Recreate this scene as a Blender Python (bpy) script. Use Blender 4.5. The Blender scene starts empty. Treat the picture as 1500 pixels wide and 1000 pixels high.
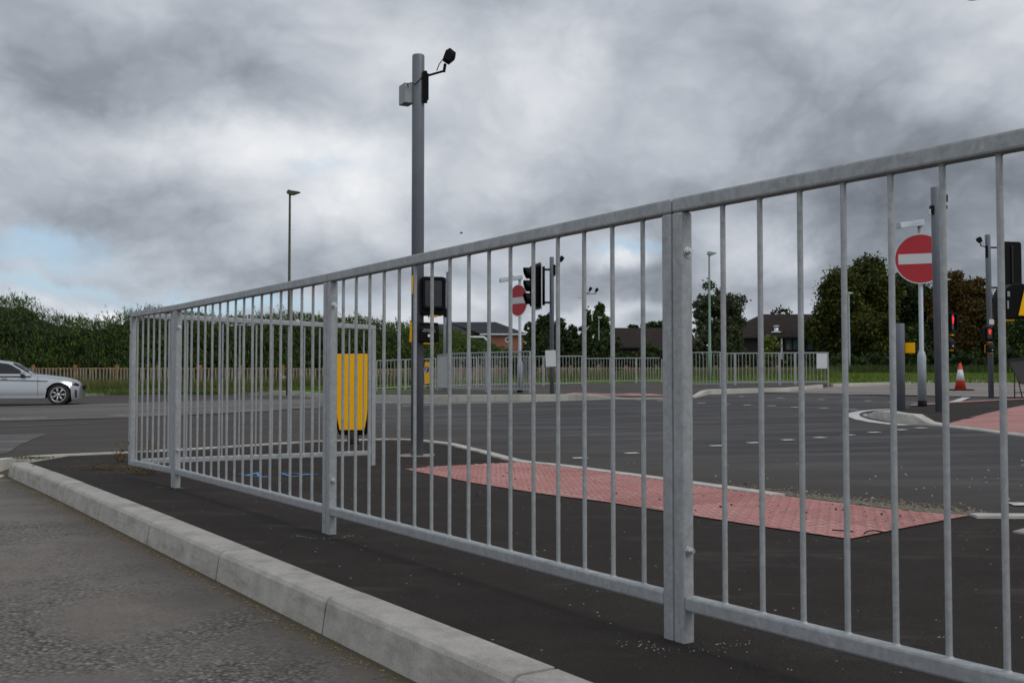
import bpy, bmesh, math, random
import numpy as np
from mathutils import Vector, Matrix
from mathutils.geometry import delaunay_2d_cdt

random.seed(7); RNG = np.random.default_rng(11)
scene = bpy.context.scene
COL = scene.collection
R = math.radians

# ------------------------------------------------------------------ camera
F = 1530.0            # focal length in photo pixels (photo 1500 wide)
HZ = 553.0            # horizon row in the photo
CH = 0.60             # camera height above the near footway
PITCH = math.atan((HZ - 500.0) / F)
cd = bpy.data.cameras.new("camera")
cam = bpy.data.objects.new("camera", cd); COL.objects.link(cam)
cam.location = (0, 0, CH); cam.rotation_euler = (math.pi / 2 + PITCH, 0, 0)
cd.sensor_width = 23.5; cd.lens = 23.5 * F / 1500.0
cd.clip_start = 0.05; cd.clip_end = 6000
cd.dof.use_dof = True; cd.dof.focus_distance = 3.6; cd.dof.aperture_fstop = 9.0
scene.camera = cam
scene.view_settings.view_transform = 'Standard'; scene.view_settings.look = 'None'
scene.view_settings.exposure = 0.0; scene.view_settings.gamma = 1.0

# ------------------------------------------------------------------ node helpers
class NT:
    def __init__(s, tree): s.t = tree; s.n = tree.nodes; s.l = tree.links
    def new(s, typ, **kw):
        n = s.n.new(typ)
        for k, v in kw.items(): setattr(n, k, v)
        return n
    def link(s, a, b): s.l.new(a, b)
    def put(s, sock, v):
        if hasattr(v, 'is_output') or isinstance(v, bpy.types.NodeSocket): s.l.new(v, sock)
        else: sock.default_value = v
    def math(s, op, a, b=0.0, c=None, clamp=False):
        n = s.new('ShaderNodeMath', operation=op, use_clamp=clamp)
        s.put(n.inputs[0], a); s.put(n.inputs[1], b)
        if c is not None: s.put(n.inputs[2], c)
        return n.outputs[0]
    def vmath(s, op, a, b=(0, 0, 0)):
        n = s.new('ShaderNodeVectorMath', operation=op)
        s.put(n.inputs[0], a); s.put(n.inputs[1], b)
        return n.outputs[0]
    def noise(s, vec, scale, detail=4, rough=0.55, dist=0.0, out='Fac'):
        n = s.new('ShaderNodeTexNoise'); s.put(n.inputs['Vector'], vec)
        n.inputs['Scale'].default_value = scale; n.inputs['Detail'].default_value = detail
        n.inputs['Roughness'].default_value = rough; n.inputs['Distortion'].default_value = dist
        return n.outputs[out]
    def voro(s, vec, scale, feature='F1', out='Distance'):
        n = s.new('ShaderNodeTexVoronoi', feature=feature); s.put(n.inputs['Vector'], vec)
        n.inputs['Scale'].default_value = scale
        return n.outputs[out]
    def ramp(s, fac, stops):
        n = s.new('ShaderNodeValToRGB'); s.put(n.inputs[0], fac)
        e = n.color_ramp.elements
        while len(e) < len(stops): e.new(0.5)
        for i, (p, c) in enumerate(stops):
            e[i].position = p
            if isinstance(c, (int, float)): c = (c, c, c)
            e[i].color = (c[0], c[1], c[2], 1)
        return n.outputs[0]
    def mix(s, fac, a, b, blend='MIX'):
        n = s.new('ShaderNodeMix', data_type='RGBA', blend_type=blend)
        s.put(n.inputs[0], fac)
        for sk, v in ((n.inputs[6], a), (n.inputs[7], b)):
            if isinstance(v, tuple) and len(v) == 3: v = (v[0], v[1], v[2], 1)
            s.put(sk, v)
        return n.outputs[2]
    def mapr(s, v, a, b, c, d):
        n = s.new('ShaderNodeMapRange'); s.put(n.inputs[0], v)
        for i, x in enumerate((a, b, c, d)): n.inputs[i + 1].default_value = x
        return n.outputs[0]
    def scale(s, vec, sx, sy, sz):
        n = s.new('ShaderNodeMapping'); s.put(n.inputs['Vector'], vec)
        n.inputs['Scale'].default_value = (sx, sy, sz); return n.outputs[0]

MATS = {}
def newmat(name):
    m = bpy.data.materials.new(name); m.use_nodes = True
    t = NT(m.node_tree); b = m.node_tree.nodes['Principled BSDF']
    MATS[name] = m
    return m, t, b
def pos(t): return t.new('ShaderNodeNewGeometry').outputs['Position']
def objc(t): return t.new('ShaderNodeTexCoord').outputs['Object']
def bump(t, b, h, strength=0.3, dist=0.01):
    n = t.new('ShaderNodeBump'); n.inputs['Strength'].default_value = strength
    n.inputs['Distance'].default_value = dist; t.link(h, n.inputs['Height'])
    t.link(n.outputs[0], b.inputs['Normal'])
def simple(name, col, rough=0.5, metal=0.0, var=0.25, vscale=6.0, bumps=0.0, spec=0.5):
    m, t, b = newmat(name)
    p = objc(t)
    n = t.noise(p, vscale, 5, 0.65)
    c0 = tuple(x * (1 - var) for x in col); c1 = tuple(min(1, x * (1 + var)) for x in col)
    t.link(t.ramp(n, [(0.3, c0), (0.7, c1)]), b.inputs['Base Color'])
    t.link(t.mapr(n, 0.2, 0.8, max(0, rough - 0.1), min(1, rough + 0.12)), b.inputs['Roughness'])
    b.inputs['Metallic'].default_value = metal
    b.inputs['Specular IOR Level'].default_value = spec
    if bumps: bump(t, b, t.noise(p, vscale * 8, 3), bumps, 0.003)
    return m

# ------------------------------------------------------------------ world
SUN_AZ, SUN_EL = R(125), R(42)      # compass-like: clockwise from +Y
world = bpy.data.worlds.new("World"); scene.world = world; world.use_nodes = True
w = NT(world.node_tree); w.n.clear()
out = w.new('ShaderNodeOutputWorld'); bg = w.new('ShaderNodeBackground')
sky = w.new('ShaderNodeTexSky', sky_type='NISHITA'); sky.sun_disc = False
sky.sun_elevation = SUN_EL; sky.sun_rotation = SUN_AZ
D = w.new('ShaderNodeTexCoord').outputs['Generated']
sx = w.new('ShaderNodeSeparateXYZ'); w.link(D, sx.inputs[0])
dx, dy, dz = sx.outputs
az = w.math('ARCTAN2', dx, dy)
el = w.math('ARCSINE', dz)
zc = w.math('ADD', w.math('MAXIMUM', dz, 0.0), 0.55)
cmb = w.new('ShaderNodeCombineXYZ')
w.link(w.math('DIVIDE', dx, zc), cmb.inputs[0]); w.link(w.math('DIVIDE', dy, zc), cmb.inputs[1])
plane = cmb.outputs[0]
warp = w.vmath('SCALE', w.vmath('SUBTRACT', w.noise(plane, 2.6, 5, 0.55, 0, 'Color'), (0.5, 0.5, 0.5)), (0, 0, 0))
warp.node.inputs['Scale'].default_value = 0.2
pw = w.vmath('ADD', plane, warp)
n1 = w.noise(pw, 3.0, 10, 0.52)
n2 = w.noise(w.vmath('ADD', pw, (7.3, 2.1, 0)), 8.5, 9, 0.58)
wob = w.noise(D, 5.5, 7, 0.6, 0.3, 'Color')
ws = w.new('ShaderNodeSeparateColor'); w.link(wob, ws.inputs[0])
azw = w.math('ADD', az, w.math('MULTIPLY', w.math('SUBTRACT', ws.outputs[0], 0.5), 0.20))
elw = w.math('ADD', el, w.math('MULTIPLY', w.math('SUBTRACT', ws.outputs[1], 0.5), 0.11))
def blob(px, py, rx, ry, amp):
    a = math.atan((px - 750) / F); e = math.atan((HZ - py) / F * math.cos(a))
    u = w.math('DIVIDE', w.math('SUBTRACT', azw, a), rx / F)
    v = w.math('DIVIDE', w.math('SUBTRACT', elw, e), ry / F)
    r2 = w.math('ADD', w.math('MULTIPLY', u, u), w.math('MULTIPLY', v, v))
    g = w.math('POWER', 2.71828, w.math('MULTIPLY', r2, -1.0))
    return w.math('MULTIPLY', g, amp)
def total(items):
    s = None
    for it in items:
        b_ = blob(*it); s = b_ if s is None else w.math('ADD', s, b_)
    return s
# brightness of the cloud deck: where it is thin and where it is thick
field = total([(0, 110, 210, 150, -0.17), (330, 110, 200, 55, -0.12), (520, 175, 230, 45, -0.13), (760, 20, 200, 60, -0.10),
               (300, 210, 190, 40, 0.20), (640, 170, 200, 130, 0.10), (560, 235, 130, 60, 0.08), (230, 330, 140, 45, -0.10),
               (620, 320, 130, 40, -0.09), (480, 310, 110, 35, 0.08), (150, 455, 40, 14, 0.42), (40, 440, 150, 25, 0.12),
               (1050, 90, 300, 60, -0.10), (880, 130, 110, 80, 0.07), (1250, 340, 330, 130, -0.22), (1420, 220, 200, 100, -0.15),
               (930, 385, 60, 20, 0.42), (1095, 370, 60, 60, 0.20), (900, 440, 130, 35, -0.12), (760, 330, 90, 60, -0.05),
               (1430, 400, 160, 90, -0.12), (1450, 60, 90, 50, 0.06), (690, 440, 100, 16, 0.12), (930, 470, 250, 12, 0.15)])
vo = w.new('ShaderNodeTexVoronoi', feature='F1', voronoi_dimensions='2D'); w.link(pw, vo.inputs['Vector']); vo.inputs['Scale'].default_value = 4.6
vo.inputs['Detail'].default_value = 4; vo.inputs['Roughness'].default_value = 0.55
puff = w.math('SUBTRACT', 0.42, vo.outputs['Distance'])
vo2 = w.new('ShaderNodeTexVoronoi', feature='F1', voronoi_dimensions='2D'); w.link(w.vmath('ADD', pw, (3.1, 9.2, 0)), vo2.inputs['Vector']); vo2.inputs['Scale'].default_value = 2.1
vo2.inputs['Detail'].default_value = 5; vo2.inputs['Roughness'].default_value = 0.5
puff2 = w.math('SUBTRACT', 0.42, vo2.outputs['Distance'])
base = w.math('ADD', 0.79, w.math('MULTIPLY', field, 1.0))
tex = w.math('ADD', w.math('ADD', w.math('MULTIPLY', w.math('SUBTRACT', n1, 0.5), 0.32), w.math('MULTIPLY', w.math('SUBTRACT', n2, 0.5), 0.26)), w.math('ADD', w.math('MULTIPLY', puff, 0.20), w.math('MULTIPLY', puff2, 0.17)))
bright = w.math('ADD', base, tex, clamp=True)
cloud = w.ramp(bright, [(0.0, (0.065, 0.076, 0.095)), (0.22, (0.14, 0.157, 0.185)), (0.42, (0.285, 0.312, 0.355)),
                        (0.60, (0.48, 0.515, 0.57)), (0.78, (0.68, 0.71, 0.755)), (1.0, (0.90, 0.91, 0.92))])
gapf = total([(30, 375, 110, 13, 0.42), (60, 412, 130, 12, 0.5), (330, 440, 150, 12, 0.7), (945, 372, 70, 9, 0.5), (470, 250, 60, 15, 0.20), (60, 350, 90, 16, 0.5)])
gap = w.math('MULTIPLY', gapf, w.mapr(w.math('ADD', w.math('MULTIPLY', n2, 0.6), w.math('MULTIPLY', puff, 0.4)), 0.22, 0.40, 1.6, 0.1), clamp=True)
skyb = w.mix(1.0, sky.outputs[0], (0.105, 0.108, 0.112), 'MULTIPLY')
skyb = w.mix(0.6, skyb, (0.44, 0.62, 0.80))
colr = w.mix(gap, cloud, skyb)
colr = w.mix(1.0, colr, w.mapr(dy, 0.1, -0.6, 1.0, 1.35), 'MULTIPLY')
below = w.mapr(dz, -0.02, 0.0, 0.0, 1.0)
colr = w.mix(below, (0.06, 0.06, 0.055), colr)
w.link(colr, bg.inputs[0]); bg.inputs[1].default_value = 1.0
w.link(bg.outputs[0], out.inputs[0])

sl = bpy.data.lights.new("sun", 'SUN'); sl.energy = 0.9; sl.angle = R(22); sl.color = (1, 0.95, 0.88)
so = bpy.data.objects.new("sun", sl); COL.objects.link(so)
sd = Vector((math.sin(SUN_AZ) * math.cos(SUN_EL), math.cos(SUN_AZ) * math.cos(SUN_EL), math.sin(SUN_EL)))
so.rotation_euler = sd.to_track_quat('Z', 'Y').to_euler()

# ------------------------------------------------------------------ tagging and mesh helpers
def tag(o, label=None, cat=None, group=None, kind=None):
    if label: o['label'] = label
    if cat: o['category'] = cat
    if group: o['group'] = group
    if kind: o['kind'] = kind
    return o
def empty(name, loc, rz=0.0, label=None, cat=None, group=None):
    o = bpy.data.objects.new(name, None); COL.objects.link(o)
    o.location = loc; o.rotation_euler = (0, 0, rz); o.empty_display_size = 0.1
    return tag(o, label, cat, group)
def copy_tree(o, parent=None):
    c = o.copy(); COL.objects.link(c)
    if parent: c.parent = parent
    for ch in o.children: copy_tree(ch, c)
    return c

class MB:
    def __init__(s): s.v = []; s.f = []; s.smooth = []
    def add(s, vs, fs, M=None, smooth=False):
        k = len(s.v)
        for p in vs:
            p = Vector(p)
            s.v.append(M @ p if M is not None else p)
        for f in fs: s.f.append(tuple(i + k for i in f)); s.smooth.append(smooth)
        return s
    def box(s, c, d, M=None, rz=0.0, rx=0.0, ry=0.0):
        x, y, z = d[0] / 2, d[1] / 2, d[2] / 2
        vs = [(-x, -y, -z), (x, -y, -z), (x, y, -z), (-x, y, -z), (-x, -y, z), (x, -y, z), (x, y, z), (-x, y, z)]
        fs = [(0, 3, 2, 1), (4, 5, 6, 7), (0, 1, 5, 4), (1, 2, 6, 5), (2, 3, 7, 6), (3, 0, 4, 7)]
        T = Matrix.Translation(c) @ Matrix.Rotation(rz, 4, 'Z') @ Matrix.Rotation(ry, 4, 'Y') @ Matrix.Rotation(rx, 4, 'X')
        return s.add(vs, fs, (M @ T) if M is not None else T)
    def tube(s, a, b, r0, r1=None, n=12, cap=True):
        a, b = Vector(a), Vector(b); r1 = r0 if r1 is None else r1
        q = (b - a).to_track_quat('Z', 'Y'); L = (b - a).length
        vs, fs = [], []
        for i in range(n):
            t = 2 * math.pi * i / n; c, d = math.cos(t), math.sin(t)
            vs.append(a + q @ Vector((c * r0, d * r0, 0)))
        for i in range(n):
            t = 2 * math.pi * i / n; c, d = math.cos(t), math.sin(t)
            vs.append(a + q @ Vector((c * r1, d * r1, L)))
        for i in range(n): fs.append((i, (i + 1) % n, n + (i + 1) % n, n + i))
        s.add(vs, fs, smooth=True)
        if cap: 
            s.add(vs[:n], [tuple(range(n - 1, -1, -1))]); s.add(vs[n:], [tuple(range(n))])
        return s
    def path(s, pts, r, n=8):
        for a, b in zip(pts[:-1], pts[1:]): s.tube(a, b, r, n=n)
        return s
    def lathe(s, prof, n=20, M=None, smooth=True, cap=True):
        vs, fs = [], []
        for r, z in prof:
            for i in range(n):
                t = 2 * math.pi * i / n; vs.append((r * math.cos(t), r * math.sin(t), z))
        for j in range(len(prof) - 1):
            for i in range(n):
                a = j * n + i; b = j * n + (i + 1) % n
                fs.append((a, b, b + n, a + n))
        s.add(vs, fs, M, smooth)
        if not cap: return s
        s.add([vs[i] for i in range(n)], [tuple(range(n - 1, -1, -1))], M)
        s.add([vs[(len(prof) - 1) * n + i] for i in range(n)], [tuple(range(n))], M)
        return s
    def prism(s, poly, h, M=None):
        """poly in local XY, extruded 0..h in Z"""
        n = len(poly); vs = [(x, y, 0) for x, y in poly] + [(x, y, h) for x, y in poly]
        fs = [tuple(range(n - 1, -1, -1)), tuple(range(n, 2 * n))] + [(i, (i + 1) % n, n + (i + 1) % n, n + i) for i in range(n)]
        return s.add(vs, fs, M)
    def build(s, name, mat, parent=None, bevel=0.0, segs=2, fix=True):
        me = bpy.data.meshes.new(name); me.from_pydata([tuple(v) for v in s.v], [], s.f)
        me.polygons.foreach_set('use_smooth', s.smooth)
        if fix:
            bm = bmesh.new(); bm.from_mesh(me); bmesh.ops.remove_doubles(bm, verts=bm.verts, dist=1e-5)
            bmesh.ops.recalc_face_normals(bm, faces=bm.faces); bm.to_mesh(me); bm.free()
        me.materials.append(mat)
        o = bpy.data.objects.new(name, me); COL.objects.link(o)
        if parent: o.parent = parent
        if bevel:
            m = o.modifiers.new('bevel', 'BEVEL'); m.width = bevel; m.segments = segs
            m.limit_method = 'ANGLE'; m.angle_limit = R(35); m.harden_normals = False
        return o
def rbox(w_, h_, r, n=4):
    """rounded rectangle outline centred on 0"""
    pts = []
    for cx, cy, a0 in ((w_ / 2 - r, h_ / 2 - r, 0), (-w_ / 2 + r, h_ / 2 - r, 90), (-w_ / 2 + r, -h_ / 2 + r, 180), (w_ / 2 - r, -h_ / 2 + r, 270)):
        for i in range(n + 1):
            a = R(a0 + 90 * i / n); pts.append((cx + r * math.cos(a), cy + r * math.sin(a)))
    return pts
FRONT = Matrix.Rotation(math.pi / 2, 4, 'X')     # local XY -> XZ, extruded towards -Y

# ------------------------------------------------------------------ terrain
def ray(px, py):
    f = Vector((0, math.cos(PITCH), math.sin(PITCH))); u = Vector((0, -math.sin(PITCH), math.cos(PITCH)))
    d = f * F + Vector((1, 0, 0)) * (px - 750) + u * (500 - py)
    return d / d.y
def pt(px, py, Y):
    d = ray(px, py); return Vector((d.x * Y, Y, CH + d.z * Y))
UP = 0.08
ctl = []
for px, py, Y, up in [(1000, 935, 2.37, 0), (477, 783, 4.0, 0), (257, 713, 5.75, 0), (195, 697, 6.35, 0), (545, 680, 7.5, 0),
        (500, 861, 2.98, 0), (778, 971, 2.2, 0), (165, 728, 5.24, 0), (18, 678, 7.40, 0), (610, 667, 8.8, 0), (518, 652, 10.0, 0),
        (761, 574, 25, UP), (641, 569.5, 28.8, UP), (808, 576, 26, UP), (855, 563, 36.6, UP), (971, 561.5, 41, UP), (1213, 563, 32, UP),
        (1018, 566, 29.5, UP), (1040, 555, 50, UP), (551, 572, 34.8, UP), (422, 574, 42, UP), (655, 570, 31, UP), (90, 592, 34, 0),
        (130, 573, 46, UP), (1354, 593, 15.5, 0.02), (1380, 602, 14.5, 0.02), (1320, 595, 15.8, UP), (1451, 581, 22, 0.02), (1407, 571, 29, 0),
        (1480, 752, 4.6, 0), (1300, 546, 85, 0), (750, 554, 85, 0), (100, 556, 85, 0), (1000, 640, 10.5, 0)]:
    p = pt(px, py, Y); ctl.append((p.x, p.y, p.z - up))
for x, y in ((-6, -6), (0, -6), (6, -6), (8, 0), (-8, 0), (-5, 3)): ctl.append((x, y, 0.0))
ctl.append((60, 120, 0.9)); ctl.append((0, 120, 0.6)); ctl.append((-60, 120, 0.2))
def warpc(x, y):
    r = np.sqrt(x * x + y * y) + 1e-6
    s = np.log1p(np.minimum(r, 110.0) / 5.0) / r
    return x * s, y * s
_c = np.array(ctl); _u, _v = warpc(_c[:, 0], _c[:, 1]); _n = len(_c)
def _K(r2): return np.where(r2 > 1e-12, 0.5 * r2 * np.log(r2 + 1e-12), 0.0)
_A = np.zeros((_n + 3, _n + 3)); _A[:_n, :_n] = _K((_u[:, None] - _u) ** 2 + (_v[:, None] - _v) ** 2) + np.eye(_n) * 0.05
_A[:_n, _n] = _A[_n, :_n] = 1; _A[:_n, _n + 1] = _A[_n + 1, :_n] = _u; _A[:_n, _n + 2] = _A[_n + 2, :_n] = _v
_w = np.linalg.solve(_A, np.concatenate([_c[:, 2], np.zeros(3)]))
def G(x, y):
    x = np.asarray(x, float); y = np.asarray(y, float); u, v = warpc(x, y)
    r2 = (u[..., None] - _u) ** 2 + (v[..., None] - _v) ** 2
    return _K(r2) @ _w[:_n] + _w[_n] + _w[_n + 1] * u + _w[_n + 2] * v
def g1(x, y): return float(G(x, y))
def at(px, py, lift=0.0, maxY=140.0):
    d = ray(px, py); ys = np.geomspace(1.2, maxY, 500)
    h = CH + d.z * ys - (G(d.x * ys, ys) + lift)
    i = int(np.argmax(h <= 0)) if (h <= 0).any() else len(ys) - 1
    if i == 0: Y = ys[0]
    elif h[i] > 0: Y = maxY
    else:
        a, b = ys[i - 1], ys[i]
        for _ in range(25):
            m = (a + b) / 2
            if CH + d.z * m - (g1(d.x * m, m) + lift) > 0: a = m
            else: b = m
        Y = (a + b) / 2
    return Vector((d.x * Y, Y, CH + d.z * Y))
def on(px, Y, lift=0.0):
    x = ray(px, 553).x * Y
    return Vector((x, Y, g1(x, Y) + lift))

# kerb line of the near footway (front arris), from where it starts on the left past the camera on the right
K0 = at(731, 985); K1 = at(220, 764); KD = (K0 - K1); KD.z = 0; KD.normalize()          # towards the camera
KN = Vector((-KD.y, KD.x, 0)); KN = KN if KN.y > 0 else -KN                              # towards the footway
KS = at(27, 679)                                                                        # start
KS = K1 + KD * ((KS - K1).dot(KD)); KS.z = 0
KB = 0.105                                                                              # width of the kerb top
LK = 16.0
def kpt(s, off=0.0): return KS + KD * s + KN * off
DROP = 0.092

# ------------------------------------------------------------------ ground materials
def asphalt(name, c_dark, c_light, speck=0.0, grain=260.0, streak=None, rough=0.85, bstr=0.5, patch=None, dust=None, stones=False, verge=None, kerbside=False):
    m, t, b = newmat(name); p = pos(t)
    fine = t.noise(p, grain, 3, 0.7)
    big = t.noise(p, 0.55, 6, 0.6)
    mid = t.noise(p, 7.0, 5, 0.65)
    f = t.math('ADD', t.math('MULTIPLY', fine, 0.45), t.math('ADD', t.math('MULTIPLY', big, 0.35), t.math('MULTIPLY', mid, 0.2)))
    col = t.ramp(f, [(0.36, c_dark), (0.64, c_light)])
    h = fine
    if streak:
        st = t.noise(t.scale(p, *streak), 1.0, 6, 0.6)
        col = t.mix(t.mapr(st, 0.46, 0.66, 0.0, 0.6), col, tuple(min(1, x * 2.0) for x in c_light))
        st2 = t.noise(t.scale(t.vmath('ADD', p, (13, 5, 0)), streak[0] * .7, streak[1] * 1.4, 1), 1.0, 5, 0.6)
        col = t.mix(t.mapr(st2, 0.5, 0.72, 0.0, 0.5), col, tuple(x * 0.65 for x in c_dark))
    if patch:      # lighter worn areas
        pn = t.noise(t.vmath('ADD', p, (3.3, 1.7, 0)), patch[1], 5, 0.55, 0.6)
        col = t.mix(t.mapr(pn, 0.50, 0.68, 0.0, 0.75), col, patch[0])
    if stones:     # exposed chippings
        v = t.new('ShaderNodeTexVoronoi', feature='F1'); t.link(p, v.inputs['Vector']); v.inputs['Scale'].default_value = 82
        v.inputs['Randomness'].default_value = 1.0
        hide = t.mapr(t.noise(p, 1.3, 6, 0.65, 0.8), 0.42, 0.62, 0.12, 1.0)
        sep = t.new('ShaderNodeSeparateColor'); t.link(v.outputs['Color'], sep.inputs[0])
        sc = t.ramp(sep.outputs[0], [(0.0, (0.115, 0.107, 0.098)), (0.5, (0.185, 0.173, 0.158)), (0.92, (0.25, 0.235, 0.215)), (1.0, (0.36, 0.34, 0.30))])
        dk = t.mapr(v.outputs['Distance'], 0.35, 0.70, 1.0, 0.30)
        sc = t.mix(1.0, sc, dk, 'MULTIPLY')
        col = t.mix(t.math('MULTIPLY', hide, 0.9), col, sc)
        h = t.math('ADD', t.math('MULTIPLY', fine, 0.5), t.math('MULTIPLY', t.math('MULTIPLY', t.math('SUBTRACT', 0.7, v.outputs['Distance']), hide), 1.6))
    if speck:
        v = t.new('ShaderNodeTexVoronoi', feature='F1'); t.link(p, v.inputs['Vector']); v.inputs['Scale'].default_value = 46
        sep = t.new('ShaderNodeSeparateColor'); t.link(v.outputs['Color'], sep.inputs[0])
        pick = t.math('MULTIPLY', t.math('GREATER_THAN', sep.outputs[0], 1 - speck), t.math('LESS_THAN', v.outputs['Distance'], t.math('MULTIPLY', sep.outputs[1], 0.22)))
        col = t.mix(pick, col, (0.42, 0.40, 0.35))
        ns = t.noise(t.scale(t.vmath('ADD', p, (31, 8, 0)), 1, 2.5, 1), 1.3, 8, 0.75)
        col = t.mix(t.mapr(ns, 0.53, 0.72, 0.0, 0.6), col, (0.085, 0.078, 0.070))
        ag = t.noise(p, 620, 2, 0.6)
        col = t.mix(t.mapr(ag, 0.56, 0.70, 0.0, 0.7), col, (0.16, 0.145, 0.13))
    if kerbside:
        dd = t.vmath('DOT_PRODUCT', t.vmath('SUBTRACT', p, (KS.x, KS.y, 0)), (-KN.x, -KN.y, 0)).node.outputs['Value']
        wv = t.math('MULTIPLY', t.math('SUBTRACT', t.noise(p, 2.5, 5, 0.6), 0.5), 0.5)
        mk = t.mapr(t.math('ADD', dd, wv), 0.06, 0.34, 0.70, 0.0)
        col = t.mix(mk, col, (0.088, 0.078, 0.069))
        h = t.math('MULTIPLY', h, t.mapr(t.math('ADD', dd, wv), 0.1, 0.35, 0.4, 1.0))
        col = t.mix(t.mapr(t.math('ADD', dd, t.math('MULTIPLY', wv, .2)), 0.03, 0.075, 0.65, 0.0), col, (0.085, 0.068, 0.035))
    if verge:
        (vx, vy), (nx_, ny_) = verge; dd = t.vmath('DOT_PRODUCT', t.vmath('SUBTRACT', p, (vx, vy, 0)), (nx_, ny_, 0)).node.outputs['Value']
        mk = t.math('MULTIPLY', t.mapr(dd, 0.1, 2.2, 1.0, 0.0), t.mapr(t.noise(t.scale(p, 1, 3, 1), 2.0, 6, 0.7), 0.3, 0.62, 0.1, 1.0))
        col = t.mix(mk, col, (0.060, 0.050, 0.040))
    if dust:
        dn = t.noise(t.vmath('ADD', p, (9, 21, 0)), dust[1], 4, 0.5, 0.5)
        col = t.mix(t.mapr(dn, 0.68, 0.76, 0.0, 0.7), col, dust[0])
    t.link(col, b.inputs['Base Color'])
    b.inputs['Roughness'].default_value = rough; b.inputs['Specular IOR Level'].default_value = 0.12
    bump(t, b, h, bstr, 0.004)
    return m
_a, _b = at(832, 682.5), at(1215, 733); _n2 = Vector((-(_b - _a).y, (_b - _a).x)); _n2 = _n2.normalized() * (1 if _n2.y > 0 else -1)
VERGE = ((_a.x, _a.y), (_n2.x, _n2.y))
M_foot = asphalt('footway_asphalt', (0.0105, 0.0085, 0.007), (0.041, 0.0345, 0.030), speck=0.05, grain=300, rough=0.9, bstr=0.7)
M_junction = asphalt('junction_asphalt', (0.040, 0.038, 0.0395), (0.070, 0.067, 0.068), grain=120, streak=(0.35, 1.9, 1), rough=0.8, bstr=0.35, verge=VERGE, patch=((0.092, 0.087, 0.086), 0.35))
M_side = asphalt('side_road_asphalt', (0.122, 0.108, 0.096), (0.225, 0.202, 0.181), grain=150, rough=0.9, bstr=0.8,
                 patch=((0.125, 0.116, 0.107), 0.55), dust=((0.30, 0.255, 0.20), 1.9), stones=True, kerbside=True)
M_far = asphalt('far_road_asphalt', (0.15, 0.132, 0.118), (0.24, 0.215, 0.195), grain=40, streak=(0.1, 1.5, 1), rough=0.85, bstr=0.1)
M_farfoot = asphalt('far_footway_asphalt', (0.050, 0.044, 0.041), (0.105, 0.093, 0.086), grain=60, rough=0.9, bstr=0.2)
M_cycle = asphalt('main_road_asphalt', (0.085, 0.078, 0.072), (0.145, 0.135, 0.127), grain=60, streak=(0.08, 1.1, 1), rough=0.85, bstr=0.2)
M_gravel = asphalt('gravel_litter', (0.05, 0.045, 0.036), (0.21, 0.19, 0.155), speck=0.3, grain=90, rough=0.95, bstr=1.0)

m, t, b = newmat('concrete_kerb'); M_kerb = m; p = pos(t)
n = t.noise(p, 9, 8, 0.7); n2_ = t.noise(p, 160, 3, 0.7); st = t.noise(t.scale(p, 3, 3, 14), 2.0, 5, 0.6)
c = t.ramp(t.math('ADD', t.math('MULTIPLY', n, 0.7), t.math('MULTIPLY', n2_, 0.3)), [(0.36, (0.30, 0.28, 0.25)), (0.64, (0.47, 0.445, 0.405))])
c = t.mix(t.mapr(st, 0.50, 0.70, 0.0, 0.6), c, (0.19, 0.18, 0.16))
pv = t.voro(p, 75); c = t.mix(t.math('MULTIPLY', t.math('LESS_THAN', pv, 0.10), 0.8), c, (0.07, 0.065, 0.06))
c = t.mix(t.mapr(t.noise(p, 1.9, 4, 0.6), 0.60, 0.70, 0.0, 0.35), c, (0.20, 0.19, 0.12))
t.link(c, b.inputs['Base Color']); b.inputs['Roughness'].default_value = 0.9; bump(t, b, t.math('ADD', n2_, t.math('MULTIPLY', pv, -0.5)), 0.45, 0.003)

M_kerblight = simple('pale_flush_kerb', (0.47, 0.455, 0.41), 0.9, 0, 0.25, 6, 0.3)
M_kerbfar = simple('weathered_kerb', (0.43, 0.41, 0.37), 0.9, 0, 0.2, 1.2)
m, t, b = newmat('red_tactile_paving'); M_tact = m
uvn = t.new('ShaderNodeUVMap'); uvn.uv_map = 'UV'; uv = uvn.outputs[0]
s_ = t.new('ShaderNodeSeparateXYZ'); t.link(uv, s_.inputs[0]); U, V = s_.outputs[0], s_.outputs[1]
def cell(x, k): return t.math('ABSOLUTE', t.math('SUBTRACT', t.math('FRACT', t.math('MULTIPLY', x, k)), 0.5))
cu, cv = cell(U, 1 / 0.0667), cell(V, 1 / 0.0667)
rr = t.math('SQRT', t.math('ADD', t.math('MULTIPLY', cu, cu), t.math('MULTIPLY', cv, cv)))
dome = t.mapr(rr, 0.18, 0.40, 1.0, 0.0)
ju = t.mapr(cell(U, 2.5), 0.484, 0.496, 0.0, 1.0); jv = t.mapr(cell(V, 2.5), 0.484, 0.496, 0.0, 1.0)
joint = t.math('MAXIMUM', ju, jv)
P = pos(t)
slab = t.new('ShaderNodeTexWhiteNoise', noise_dimensions='2D')
fl = t.new('ShaderNodeCombineXYZ'); t.link(t.math('FLOOR', t.math('ADD', t.math('MULTIPLY', U, 2.5), 0.0)), fl.inputs[0]); t.link(t.math('FLOOR', t.math('MULTIPLY', V, 2.5)), fl.inputs[1])
t.link(fl.outputs[0], slab.inputs['Vector'])
base_ = t.ramp(t.math('ADD', t.math('MULTIPLY', slab.outputs['Value'], 0.5), t.math('MULTIPLY', t.noise(P, 3.0, 6, 0.65), 0.5)),
               [(0.25, (0.36, 0.125, 0.112)), (0.75, (0.48, 0.215, 0.195))])
c = t.mix(t.mapr(t.noise(P, 5, 8, 0.75), 0.42, 0.70, 0.0, 0.65), base_, (0.47, 0.33, 0.30))
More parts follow.
